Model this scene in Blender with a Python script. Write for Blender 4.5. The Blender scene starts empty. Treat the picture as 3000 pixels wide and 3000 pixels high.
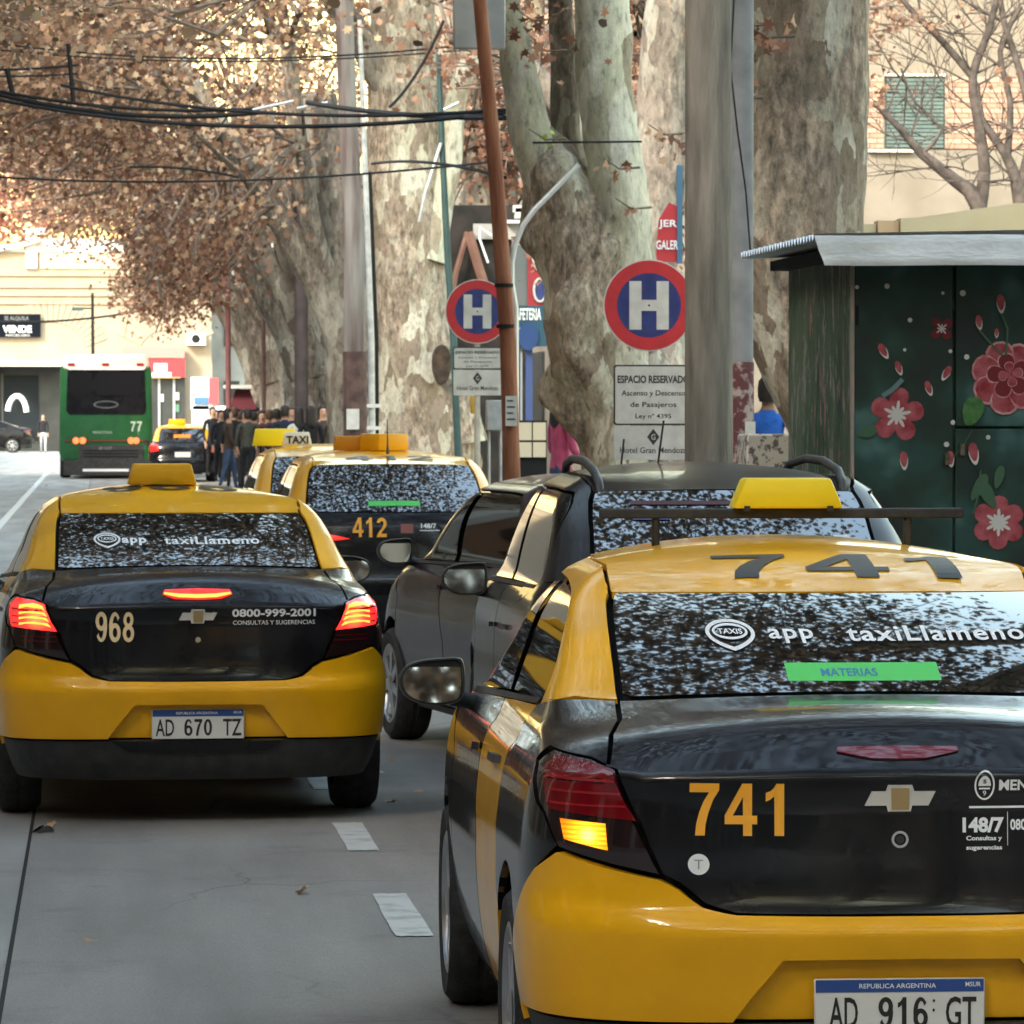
import bpy, bmesh, math, random
import numpy as np
from mathutils import Vector, Matrix, noise
from mathutils.geometry import delaunay_2d_cdt
random.seed(7); RNG = np.random.default_rng(7)
SC = bpy.context.scene
COL = SC.collection
PI = math.pi
# ---------------------------------------------------------------- camera
EYE = Vector((0.0, 0.0, 1.8)); FPX = 13600.0
YAW = math.atan(1200 / FPX); PITCH = math.atan(295 / FPX)
cam_d = bpy.data.cameras.new('camera'); cam = bpy.data.objects.new('camera', cam_d); COL.objects.link(cam)
cam_d.sensor_width = 36.0; cam_d.lens = 36.0 * FPX / 3000.0
cam_d.clip_start = 0.1; cam_d.clip_end = 3000
cam.location = EYE; cam.rotation_euler = (PI / 2 - PITCH, 0, -YAW)
SC.camera = cam
cam_d.dof.use_dof = True; cam_d.dof.focus_distance = 13.0; cam_d.dof.aperture_fstop = 26.0
# ---------------------------------------------------------------- sky, sun, exposure
SUN_EL, SUN_AZ = math.radians(36), math.radians(222)     # azimuth from +Y clockwise: the sun stands behind and to the left
world = bpy.data.worlds.new('World'); SC.world = world; world.use_nodes = True
nt = world.node_tree; nt.nodes.clear()
wo = nt.nodes.new('ShaderNodeOutputWorld'); bg = nt.nodes.new('ShaderNodeBackground'); sky = nt.nodes.new('ShaderNodeTexSky')
sky.sky_type = 'NISHITA'; sky.sun_disc = False; sky.sun_elevation = SUN_EL; sky.sun_rotation = SUN_AZ
sky.air_density = 2.4; sky.dust_density = 1.4; sky.ozone_density = 0.0
bg.inputs['Strength'].default_value = 0.15
nt.links.new(sky.outputs[0], bg.inputs[0]); nt.links.new(bg.outputs[0], wo.inputs[0])
sun_d = bpy.data.lights.new('sun', 'SUN'); sun_d.energy = 1.2; sun_d.angle = math.radians(10); sun_d.color = (1.0, 0.93, 0.82)
sun = bpy.data.objects.new('sun', sun_d); COL.objects.link(sun)
sdir = Vector((math.sin(SUN_AZ) * math.cos(SUN_EL), math.cos(SUN_AZ) * math.cos(SUN_EL), math.sin(SUN_EL)))
sun.rotation_euler = sdir.to_track_quat('Z', 'Y').to_euler()
vs = SC.view_settings; vs.view_transform = 'Standard'; vs.look = 'None'; vs.gamma = 1.0; vs.use_curve_mapping = False
vs.exposure = 2.42
SC.cycles.use_denoising = True
SC.cycles.max_bounces = 6; SC.cycles.diffuse_bounces = 3; SC.cycles.glossy_bounces = 3; SC.cycles.transparent_max_bounces = 6
SC.cycles.caustics_reflective = False; SC.cycles.caustics_refractive = False; SC.cycles.sample_clamp_indirect = 6.0
# ================================================================ helpers
R_ = Vector((math.cos(YAW), -math.sin(YAW), 0)); F_ = Vector((math.sin(YAW) * math.cos(PITCH), math.cos(YAW) * math.cos(PITCH), -math.sin(PITCH)))
U_ = R_.cross(F_)
def at(px, py, Y):
    """point of the place seen at photo pixel (px, py) that lies Y metres down the street"""
    d = F_ + R_ * ((px - 1500) / FPX) - U_ * ((py - 1500) / FPX)
    return EYE + d * (Y / d.y)
def xat(px, Y): return (px - 300) / FPX * Y
def zat(py, Y): return 1.8 - (py - 1205) / FPX * Y

def mat(name, color=(.5, .5, .5), rough=.6, metal=0.0, coat=0.0, emis=None, estr=1.0, spec=.5, ior=None):
    m = bpy.data.materials.new(name); m.use_nodes = True
    b = m.node_tree.nodes['Principled BSDF']
    b.inputs['Base Color'].default_value = (*color, 1); b.inputs['Roughness'].default_value = rough
    b.inputs['Metallic'].default_value = metal; b.inputs['Coat Weight'].default_value = coat
    b.inputs['Coat Roughness'].default_value = .02; b.inputs['Coat IOR'].default_value = 1.42; b.inputs['Specular IOR Level'].default_value = spec
    if ior: b.inputs['IOR'].default_value = ior
    if emis: b.inputs['Emission Color'].default_value = (*emis, 1); b.inputs['Emission Strength'].default_value = estr
    return m
def bsdf(m): return m.node_tree.nodes['Principled BSDF']
def N(m, t, **kw):
    n = m.node_tree.nodes.new(t)
    for k, v in kw.items():
        if hasattr(n, k): setattr(n, k, v)
        else: n.inputs[k.replace('_', ' ')].default_value = v
    return n
def L(m, a, b): m.node_tree.links.new(a, b)
def ramp(m, fac, stops, interp='LINEAR'):
    r = N(m, 'ShaderNodeValToRGB'); r.color_ramp.interpolation = interp
    e = r.color_ramp.elements
    while len(e) < len(stops): e.new(0.5)
    for i, (p, c) in enumerate(stops):
        e[i].position = p; e[i].color = (*c, 1) if len(c) == 3 else c
    L(m, fac, r.inputs[0]); return r
def coords(m, scale=(1, 1, 1), kind='Object', rot=(0, 0, 0)):
    tc = N(m, 'ShaderNodeTexCoord'); mp = N(m, 'ShaderNodeMapping')
    mp.inputs['Scale'].default_value = scale; mp.inputs['Rotation'].default_value = rot
    L(m, tc.outputs[kind], mp.inputs[0]); return mp.outputs[0]
def noisy(name, c1, c2, scale=8, rough=.8, bump=.0, bscale=None, detail=6, stretch=(1, 1, 1), kind='Object', lo=.35, hi=.65, metal=0, coat=0, bdist=.02):
    """two-colour noise material with fine relief"""
    m = mat(name, c1, rough, metal, coat); v = coords(m, stretch, kind)
    n = N(m, 'ShaderNodeTexNoise', Scale=scale, Detail=detail); L(m, v, n.inputs[0])
    r = ramp(m, n.outputs[0], [(lo, c1), (hi, c2)]); L(m, r.outputs[0], bsdf(m).inputs['Base Color'])
    if bump:
        n2 = N(m, 'ShaderNodeTexNoise', Scale=bscale or scale * 4, Detail=5); L(m, v, n2.inputs[0])
        b = N(m, 'ShaderNodeBump', Strength=bump, Distance=bdist); L(m, n2.outputs[0], b.inputs['Height']); L(m, b.outputs[0], bsdf(m).inputs['Normal'])
    return m

def link(o, parent=None):
    COL.objects.link(o)
    if parent is not None: o.parent = parent
    return o
def tag(o, label=None, cat=None, group=None, kind=None):
    if label: o['label'] = label
    if cat: o['category'] = cat
    if group: o['group'] = group
    if kind: o['kind'] = kind
    return o
def empty(name, loc=(0, 0, 0), rz=0.0):
    o = bpy.data.objects.new(name, None); o.location = loc; o.rotation_euler = (0, 0, rz); o.empty_display_size = .2
    return link(o)
def mesh(name, verts, faces, mats, parent=None, smooth=False, fm=None):
    me = bpy.data.meshes.new(name); me.from_pydata([tuple(v) for v in verts], [], [tuple(f) for f in faces])
    for m in (mats if isinstance(mats, (list, tuple)) else [mats]): me.materials.append(m)
    if smooth: me.polygons.foreach_set('use_smooth', [True] * len(me.polygons))
    if fm is not None: me.polygons.foreach_set('material_index', fm)
    me.update(); return link(bpy.data.objects.new(name, me), parent)
def sharp(o, deg=35):
    me = o.data; me.polygons.foreach_set('use_smooth', [True] * len(me.polygons))
    me.set_sharp_from_angle(angle=math.radians(deg)); return o

class MB:
    """collects simple shapes and links them as ONE mesh object"""
    def __init__(s): s.v = []; s.f = []; s.m = []; s.cur = 0
    def add(s, vs, fs):
        k = len(s.v); s.v += [tuple(p) for p in vs]; s.f += [tuple(i + k for i in f) for f in fs]; s.m += [s.cur] * len(fs); return s
    def box(s, lo, hi, mtx=None):
        (a, b, c), (d, e, f) = lo, hi
        vs = [Vector(p) for p in ((a, b, c), (d, b, c), (d, e, c), (a, e, c), (a, b, f), (d, b, f), (d, e, f), (a, e, f))]
        if mtx is not None: vs = [mtx @ v for v in vs]
        return s.add(vs, [(0, 3, 2, 1), (4, 5, 6, 7), (0, 1, 5, 4), (1, 2, 6, 5), (2, 3, 7, 6), (3, 0, 4, 7)])
    def rings(s, rings, caps=True):
        n = len(rings[0]); k0 = len(s.v); vs = [p for r in rings for p in r]; fs = []
        for i in range(len(rings) - 1):
            for j in range(n):
                a = i * n + j; b = i * n + (j + 1) % n; fs.append((a, b, b + n, a + n))
        if caps: fs.append(tuple(range(n - 1, -1, -1))); fs.append(tuple((len(rings) - 1) * n + j for j in range(n)))
        return s.add(vs, fs)
    def tube(s, pts, rad, n=8, caps=True):
        pts = [Vector(p) for p in pts]; rr = rad if isinstance(rad, (list, tuple)) else [rad] * len(pts); rings = []
        ref = None
        for i, p in enumerate(pts):
            t = (pts[min(i + 1, len(pts) - 1)] - pts[max(i - 1, 0)]).normalized()
            if ref is None: ref = Vector((0, 0, 1)) if abs(t.z) < .9 else Vector((1, 0, 0))
            u = t.cross(ref).normalized(); w = t.cross(u).normalized(); ref = -w if False else u.cross(t).normalized()
            rings.append([p + (u * math.cos(2 * PI * j / n) + u.cross(t) * -math.sin(2 * PI * j / n)) * rr[i] for j in range(n)])
        return s.rings(rings, caps)
    def lathe(s, prof, n=24, mtx=None, caps=False):
        """prof: (radius, height) along local z"""
        rings = [[Vector((r * math.cos(2 * PI * j / n), r * math.sin(2 * PI * j / n), h)) for j in range(n)] for r, h in prof]
        if mtx is not None: rings = [[mtx @ p for p in r] for r in rings]
        return s.rings(rings, caps)
    def prism(s, poly, a, b, axis='y', bev=0.0):
        """2-D outline extruded; axis y: outline is (x, z); axis x: (y, z); axis z: (x, y)"""
        def P(p, h): return {'y': (p[0], h, p[1]), 'x': (h, p[0], p[1]), 'z': (p[0], p[1], h)}[axis]
        n = len(poly); vs = [P(p, a) for p in poly] + [P(p, b) for p in poly]
        area = sum(poly[i][0] * poly[(i + 1) % n][1] - poly[(i + 1) % n][0] * poly[i][1] for i in range(n))
        fs = [tuple(range(n)), tuple(range(2 * n - 1, n - 1, -1))] + [(i, i + n, (i + 1) % n + n, (i + 1) % n) for i in range(n)]
        flip = (area > 0) ^ (axis == 'y') ^ (a > b)
        if axis in 'xz' or True:
            if flip: fs = [tuple(reversed(f)) for f in fs]
        return s.add(vs, fs)
    def build(s, name, mats, parent=None, smooth=None, loc=None):
        o = mesh(name, s.v, s.f, mats, parent, fm=s.m if isinstance(mats, (list, tuple)) else None)
        if smooth is not None: sharp(o, smooth)
        if loc is not None: o.location = loc
        return o
def bevel(o, w, seg=2):
    bm = bmesh.new(); bm.from_mesh(o.data); bmesh.ops.remove_doubles(bm, verts=bm.verts, dist=1e-5)
    ed = [e for e in bm.edges if len(e.link_faces) == 2 and e.calc_face_angle(0) > .5]
    bmesh.ops.bevel(bm, geom=ed, offset=w, segments=seg, affect='EDGES', profile=.5, clamp_overlap=True)
    bm.to_mesh(o.data); bm.free(); return sharp(o, 40)

_tc = {}
def text2d(s, size=1.0, bold=0.0, sx=1.0, spacing=1.0):
    """outline of a piece of writing as 2-D triangles, height = cap height * size, centred"""
    key = (s, bold, spacing)
    if key not in _tc:
        cu = bpy.data.curves.new('text', 'FONT'); cu.body = s; cu.size = 1.0; cu.offset = bold; cu.resolution_u = 3
        cu.align_x = 'CENTER'; cu.align_y = 'CENTER'; cu.space_character = spacing; cu.fill_mode = 'FRONT'
        o = bpy.data.objects.new('text', cu); COL.objects.link(o)
        dg = bpy.context.evaluated_depsgraph_get(); me = bpy.data.meshes.new_from_object(o.evaluated_get(dg))
        v = np.array([p.co[:2] for p in me.vertices]).reshape(-1, 2); f = [tuple(p.vertices) for p in me.polygons]
        bpy.data.objects.remove(o); bpy.data.curves.remove(cu); bpy.data.meshes.remove(me)
        if len(v): c = (v.min(0) + v.max(0)) / 2; v = v - c
        _tc[key] = (v, f)
    v, f = _tc[key]; h = v[:, 1].max() - v[:, 1].min()
    return v * np.array([size * sx, size]), f
def _ell(cx, cy, rx, ry, a0=0, a1=360, n=26): return [(cx + rx * math.cos(math.radians(a)), cy + ry * math.sin(math.radians(a))) for a in np.linspace(a0, a1, n, endpoint=(a1 - a0) % 360 != 0)]
_six = ([_ell(.31, .31, .31, .32), _ell(.31, .5, .31, .5, 38, 200) + _ell(.335, .54, .145, .33, 200, 30)], [_ell(.315, .31, .125, .165)])
_rot = lambda g: tuple([[(.62 - a, 1 - b) for a, b in l] for l in part] for part in g)
GLY = {'7': ([[(.03, 1), (.62, 1), (.62, .87), (.50, .68), (.40, .42), (.345, .2), (.33, 0), (.135, 0), (.16, .22), (.22, .44), (.31, .65), (.42, .825), (.03, .825)]], []),
       '4': ([[(.34, 1), (.54, 1), (.54, .385), (.645, .385), (.645, .22), (.54, .22), (.54, 0), (.36, 0), (.36, .22), (-.01, .22), (-.01, .385)]], [[(.36, .385), (.36, .74), (.155, .385)]]),
       '1': ([[(.08, .82), (.08, .65), (.17, .69), (.255, .755), (.255, 0), (.45, 0), (.45, 1), (.295, 1), (.24, .91), (.17, .85)]], []),
       '2': ([_ell(.305, .70, .30, .30, 172, -38) + [(.30, .25), (.255, .18), (.605, .18), (.605, 0), (-.02, 0), (.02, .13), (.12, .27), (.30, .45)] + _ell(.305, .70, .115, .135, -40, 172)], []),
       '6': _six, '9': _rot(_six), '8': ([_ell(.31, .735, .275, .265), _ell(.31, .285, .31, .29)], [_ell(.31, .735, .11, .125), _ell(.31, .275, .13, .145)]),
       '0': ([_ell(.31, .5, .31, .5)], [_ell(.31, .5, .125, .34)])}
def digits2d(s, step=.74):
    """upright bold numerals built from outlines"""
    V, F = [], []
    for k, ch in enumerate(s):
        add, hole = GLY[ch]; pts, ed = [], []
        for l in add + hole:
            a = len(pts); pts += [Vector(p) for p in l]; ed += [(a + i, a + (i + 1) % len(l)) for i in range(len(l))]
        r = delaunay_2d_cdt(pts, ed, [], 0, 1e-6); vv = np.array([tuple(p) for p in r[0]])
        for f in r[2]:
            c = vv[list(f)].mean(0); ii = lambda l: inside(np.array([c[0]]), np.array([c[1]]), l)[0]
            if any(ii(l) for l in add) and not any(ii(l) for l in hole): F.append(tuple(i + len(V) for i in f))
        V += [(a + k * step, b) for a, b in vv]
    return np.array(V), F
def text_fit(s, w, h, bold=.0, spacing=1.0):
    v, f = digits2d(s) if all(ch in GLY for ch in s) and bold > 0 else text2d(s, 1, bold, 1, spacing)
    v = v - (v.max(0) + v.min(0)) / 2; e = v.max(0) - v.min(0)
    return v * np.array([w / e[0], h / e[1]]), f
def flat_text(name, s, w, h, mtx, m, parent=None, bold=0.0, spacing=1.0):
    """writing lying in the local xy plane of mtx"""
    v, f = text_fit(s, w, h, bold, spacing)
    return mesh(name, [mtx @ Vector((a, b, 0)) for a, b in v], f, m, parent)
def face_cam(x, y, z, rz=0.0):
    """matrix of an upright plane that faces back down the street (towards -y)"""
    return Matrix.Translation((x, y, z)) @ Matrix.Rotation(rz, 4, 'Z') @ Matrix.Rotation(PI / 2, 4, 'X')
# ================================================================ car bodies
def pchip(x, y):
    x = np.asarray(x, float); y = np.asarray(y, float); h = np.diff(x); d = np.diff(y) / h; m = np.zeros_like(y)
    for i in range(1, len(y) - 1):
        if d[i - 1] * d[i] > 0:
            w1 = 2 * h[i] + h[i - 1]; w2 = h[i] + 2 * h[i - 1]; m[i] = (w1 + w2) / (w1 / d[i - 1] + w2 / d[i])
    m[0] = d[0]; m[-1] = d[-1]
    def f(t):
        t = np.clip(t, x[0], x[-1]); i = np.clip(np.searchsorted(x, t, side='right') - 1, 0, len(h) - 1); s = (t - x[i]) / h[i]
        return (y[i] * (1 + 2 * s) * (1 - s) ** 2 + h[i] * m[i] * s * (1 - s) ** 2 + y[i + 1] * s * s * (3 - 2 * s) + h[i] * m[i + 1] * s * s * (s - 1))
    return f
class Surf:
    """body surface P(u, v): |u| 0..1 rear, 1..2 side, 2..3 front; v runs up the rows"""
    def __init__(s, rows):
        a = np.array(rows, float); v = np.arange(len(a)); s.n = len(a) - 1
        s.c = [pchip(v, a[:, k]) for k in range(a.shape[1])]
        ln = np.hypot(np.diff(a[:, 0]), np.diff(a[:, 1])) * .5 + np.abs(np.diff(a[:, 2])) * .5
        s.wv = np.concatenate([[0], np.cumsum(np.maximum(ln, .02))]); s.v = v
        uu, vv = np.meshgrid(np.linspace(0, 3, 361), np.linspace(0, s.n, s.n * 8 + 1)); s.tu = uu.ravel(); s.tv = vv.ravel(); s.tp = s.P(s.tu, s.tv)
    def P(s, u, v):
        u = np.asarray(u, float); v = np.clip(np.asarray(v, float), 0, s.n); a = np.minimum(np.abs(u), 3.0)
        yr, zr, zs, W, d, n, yf, zf, df = [c(v) for c in s.c]
        def se(th, n):
            c, q = np.abs(np.cos(th)), np.abs(np.sin(th)); r = (c ** n + q ** n) ** (-1 / n); return r * q, r * c
        xs, cs = se(np.clip(a, 0, 1) * PI / 2, n); y1 = yr + d * (1 - cs); z1 = zr + (zs - zr) * xs ** 2
        t = np.clip(a - 1, 0, 1); y2 = (yr + d) + t * ((yf - df) - (yr + d))
        xf, cf = se(np.clip(3 - a, 0, 1) * PI / 2, n); y3 = yf - df * (1 - cf); z3 = zf + (zs - zf) * xf ** 2
        x = W * np.where(a <= 1, xs, np.where(a <= 2, 1.0, xf)); y = np.where(a <= 1, y1, np.where(a <= 2, y2, y3)); z = np.where(a <= 1, z1, np.where(a <= 2, zs, z3))
        x = x * (1 - .035 * np.clip((y - 2.9) / 1.3, 0, 1) ** 2)
        return np.stack([np.where(u < 0, -x, x), y, z], -1)
    def Nrm(s, u, v):
        e = .004; v = np.clip(v, 0, s.n)
        a = s.P(u + e, v) - s.P(u - e, v); v1 = np.minimum(v + .02, s.n); v0 = np.maximum(v - .02, 0); b = s.P(u, v1) - s.P(u, v0)
        c = np.cross(a, b); return c / np.maximum(np.linalg.norm(c, axis=-1, keepdims=True), 1e-9)
    def inv(s, kind, p, q):
        """(u, v) of a point given by two coordinates: R (x,z), S (y,z), T (x,y), X (x,v), Y (y,v)"""
        sg = 1.0
        if kind in 'RTX': sg = -1.0 if p < 0 else 1.0; p = abs(p)
        if kind == 'X':
            uu = np.linspace(0, 1, 801); x = s.P(uu, np.full(801, q))[:, 0]; return sg * float(np.interp(p, x, uu)), q
        if kind == 'Y':
            uu = np.linspace(0, 3, 2401); y = s.P(uu, np.full(2401, q))[:, 1]; return float(np.interp(p, y, uu)), q
        ij = {'R': (0, 2), 'S': (1, 2), 'T': (0, 1)}[kind]
        ok = {'R': s.tu <= 1.02, 'S': (s.tu > .55) & (s.tu < 2.6), 'T': (s.tu <= 1.3) & (s.tv > s.n * .4)}[kind]
        e = (s.tp[:, ij[0]] - p) ** 2 + (s.tp[:, ij[1]] - q) ** 2 + np.where(ok, 0, 9); k = int(np.argmin(e)); u, v = s.tu[k], s.tv[k]
        for _ in range(4):
            f0 = s.P(u, v)[list(ij)]; du = (s.P(u + .004, v)[list(ij)] - s.P(u - .004, v)[list(ij)]) / .008; dv = (s.P(u, v + .02)[list(ij)] - s.P(u, v - .02)[list(ij)]) / .04
            J = np.stack([du, dv], 1)
            if abs(np.linalg.det(J)) < 1e-6: break
            st = np.linalg.solve(J, np.array([p, q]) - f0); st = np.clip(st, [-.02, -.3], [.02, .3]); u = u + st[0]; v = min(max(v + st[1], 0), s.n)
        return sg * u, v
    def inv_many(s, p, q):
        """many rear points (x, z) at once"""
        p = np.asarray(p, float); q = np.asarray(q, float); sg = np.where(p < 0, -1.0, 1.0); p = np.maximum(np.abs(p), 1e-5)
        k = np.where((s.tu <= 1.02) & (s.tp[:, 2] > q.min() - .05) & (s.tp[:, 2] < q.max() + .05) & (s.tp[:, 0] < p.max() + .05))[0]; U = np.empty(len(p)); V = np.empty(len(p))
        for a in range(0, len(p), 200):
            e = (s.tp[k, 0][None] - p[a:a + 200, None]) ** 2 + (s.tp[k, 2][None] - q[a:a + 200, None]) ** 2; j = k[np.argmin(e, 1)]; U[a:a + 200] = s.tu[j]; V[a:a + 200] = s.tv[j]
        for _ in range(3):
            f = s.P(U, V); du = (s.P(U + .004, V) - s.P(U - .004, V)) / .008; dv = (s.P(U, V + .02) - s.P(U, V - .02)) / .04
            det = du[:, 0] * dv[:, 2] - dv[:, 0] * du[:, 2]; det = np.where(np.abs(det) < 1e-6, 1e9, det); ex, ez = p - f[:, 0], q - f[:, 2]
            U = U + np.clip((ex * dv[:, 2] - dv[:, 0] * ez) / det, -.02, .02); V = np.clip(V + np.clip((du[:, 0] * ez - du[:, 2] * ex) / det, -.3, .3), 0, s.n)
        return sg * U, V
    def W_(s, u, v):
        a = np.abs(u); w = np.where(a <= 1, 1.15 * a, np.where(a <= 2, 1.15 + 2.3 * (a - 1), 3.45 + 1.15 * (a - 2)))
        return np.sign(u) * w, np.interp(v, s.v, s.wv)
    def iW(s, U, V):
        a = np.abs(U); u = np.where(a <= 1.15, a / 1.15, np.where(a <= 3.45, 1 + (a - 1.15) / 2.3, 2 + (a - 3.45) / 1.15))
        return np.sign(U) * u, np.interp(V, s.wv, s.v)

def inside(px, py, poly):
    r = np.zeros(len(px), bool); n = len(poly)
    for i in range(n):
        x1, y1 = poly[i]; x2, y2 = poly[(i + 1) % n]
        if y1 == y2: continue
        c = ((y1 > py) != (y2 > py)) & (px < (x2 - x1) * (py - y1) / (y2 - y1) + x1); r ^= c
    return r
def segdist(px, py, poly):
    d = np.full(len(px), 9.0); n = len(poly)
    for i in range(n):
        a = np.array(poly[i]); b = np.array(poly[(i + 1) % n]); ab = b - a; L2 = max(ab @ ab, 1e-12)
        t = np.clip(((px - a[0]) * ab[0] + (py - a[1]) * ab[1]) / L2, 0, 1); d = np.minimum(d, np.hypot(px - a[0] - t * ab[0], py - a[1] - t * ab[1]))
    return d
def fill(poly, h, gap=0.0):
    """triangulate an outline with a regular fill of inner points"""
    P = [np.array(p, float) for p in poly]; n = len(P)
    ar = sum(P[i][0] * P[(i + 1) % n][1] - P[(i + 1) % n][0] * P[i][1] for i in range(n))
    if ar < 0: P = P[::-1]
    D = []
    for i in range(n):
        a, b = P[i], P[(i + 1) % n]; k = max(1, int(math.ceil(np.linalg.norm(b - a) / h)))
        D += [a + (b - a) * j / k for j in range(k)]
    D = np.array(D)
    if gap:
        t = np.roll(D, -1, 0) - np.roll(D, 1, 0); t /= np.maximum(np.linalg.norm(t, axis=1, keepdims=True), 1e-9); D = D + np.stack([-t[:, 1], t[:, 0]], 1) * gap
    lo, hi = D.min(0), D.max(0); xs = np.arange(lo[0], hi[0], h); ys = np.arange(lo[1], hi[1], h)
    gx, gy = np.meshgrid(xs, ys); gx = gx + (np.arange(len(ys)) % 2)[:, None] * h * .5; gx, gy = gx.ravel(), gy.ravel()
    if len(gx):
        k = inside(gx, gy, D); gx, gy = gx[k], gy[k]
        if len(gx): k = segdist(gx, gy, D) > h * .45; gx, gy = gx[k], gy[k]
    V = [Vector(p) for p in D] + [Vector((a, b)) for a, b in zip(gx, gy)]; nb = len(D)
    r = delaunay_2d_cdt(V, [(i, (i + 1) % nb) for i in range(nb)], [], 1, 1e-7)
    return np.array([tuple(v) for v in r[0]]), [tuple(f) for f in r[2]], D

class Car:
    def __init__(s, name, rows, loc, rz, h=.045):
        s.S = Surf(rows); s.root = empty(name, loc, rz); s.h = h
    def uv(s, pts):
        o = []
        for p in pts:
            o.append(s.S.inv(*p) if isinstance(p[0], str) else p)
        return o
    def panel(s, name, pts, m, off=0.0, fold=.02, gap=.0018, parent=None, sym=False, mirror=False, h=None, bulge=0.0, fair=False):
        """pts outline (right half when sym: continued by its own mirror image)"""
        q = s.uv(pts)
        if mirror: q = [(-u, v) for u, v in q][::-1]
        if sym: q = q + [(-u, v) for u, v in reversed(q) if abs(u) > 1e-4]
        U, V = s.S.W_(np.array([a for a, b in q]), np.array([b for a, b in q]))
        vs, fs, D = fill(list(zip(U, V)), h or s.h, gap)
        u, v = s.S.iW(vs[:, 0], vs[:, 1]); n = s.S.Nrm(u, v); o = off
        if fair:      # even out the reflections of large glass
            pp = s.S.P(u, v); y0, y1, z0, z1 = pp[:, 1].min(), s.S.P(1e-3, v.max())[1], pp[:, 2].min(), pp[:, 2].max(); f0 = math.atan2(z1 - z0, y1 - y0); sl = (pp[:, 2] - (z0 + z1) / 2) / math.sin(f0); ph = f0 - sl / 3.6; n = np.stack([pp[:, 0] / 2.6, -np.sin(ph), np.cos(ph)], 1); n /= np.linalg.norm(n, axis=1, keepdims=True)
        if bulge: o = off + bulge * np.minimum(segdist(vs[:, 0], vs[:, 1], D) / .06, 1)[:, None] ** .5
        p = s.S.P(u, v) + n * o
        return s._emit(name, p, n, fs, D, fold, off, m, parent)
    def _emit(s, name, p, n, fs, D, fold, off, m, parent, nrmD=None):
        verts = [tuple(x) for x in p]; faces = [tuple(f) for f in fs]; nf = len(faces); ln = []
        for f in faces: ln += [tuple(n[i]) for i in f]
        if fold:
            if nrmD is None:
                ub, vb = s.S.iW(D[:, 0], D[:, 1]); nb = s.S.Nrm(ub, vb); pb = s.S.P(ub, vb) + nb * off
            else: pb, nb = nrmD
            k = len(verts); m_ = len(pb); verts += [tuple(x) for x in pb] + [tuple(x) for x in pb - nb * fold]
            for i in range(m_):
                j = (i + 1) % m_; faces.append((k + i, k + m_ + i, k + m_ + j, k + j)); w = np.cross(-nb[i] * fold, pb[j] - pb[i]); w = w / max(np.linalg.norm(w), 1e-9); ln += [tuple(w)] * 4
        o = mesh(name, verts, faces, m, parent or s.root, smooth=True)
        try: o.data.normals_split_custom_set(ln)
        except Exception as e: print('normals', name, e)
        return o
    def both(s, name, pts, m, **k):
        return [s.panel(name, pts, m, **k), s.panel(name, pts, m, mirror=True, **k)]
    def decal(s, name, v2, f, kind, m, lift=.0015, parent=None, roof=None):
        """flat print wrapped on the body: v2 in (x,z) for R or (x,y) for roof"""
        if roof:
            bm = bmesh.new(); vv = [bm.verts.new((x, y, 0)) for x, y in v2]
            for q in f: bm.faces.new([vv[i] for i in q])
            bmesh.ops.subdivide_edges(bm, edges=bm.edges[:], cuts=4, use_grid_fill=True); bmesh.ops.triangulate(bm, faces=bm.faces[:]); bm.verts.index_update()
            p = np.array([roof(v.co.x, v.co.y) for v in bm.verts]); p[:, 2] += lift; f = [tuple(v.index for v in q.verts) for q in bm.faces]; bm.free()
        else:
            v2 = np.asarray(v2); a, b = s.S.inv_many(v2[:, 0], v2[:, 1]); p = s.S.P(a, b) + s.S.Nrm(a, b) * lift
        return mesh(name, p, f, m, parent or s.root)
    def shell(s, m):
        uu = np.concatenate([np.linspace(-3, -2, 7), np.linspace(-1.85, -1.15, 5), np.linspace(-1, 1, 17), np.linspace(1.15, 1.85, 5), np.linspace(2, 3, 7)]); vv = np.arange(0, s.S.n + .01, .5)
        g, w = np.meshgrid(uu, vv); p = s.S.P(g.ravel(), w.ravel()) - s.S.Nrm(g.ravel(), w.ravel()) * .045; nu = len(uu); fs = []
        ya = (s.AX[0], s.AX[1]); 
        for j in range(len(vv) - 1):
            for i in range(nu - 1):
                a = j * nu + i; c = p[[a, a + 1, a + nu, a + nu + 1]].mean(0)
                if any((c[1] - y) ** 2 + (c[2] - s.RW) ** 2 < (s.RW + .045) ** 2 for y in ya) and abs(c[0]) > .6: continue
                fs.append((a, a + 1, a + nu + 1, a + nu))
        fs.append(tuple(range((len(vv) - 1) * nu, len(vv) * nu)))
        mesh('inner_body', p, fs, m, s.root, smooth=False)

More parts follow.
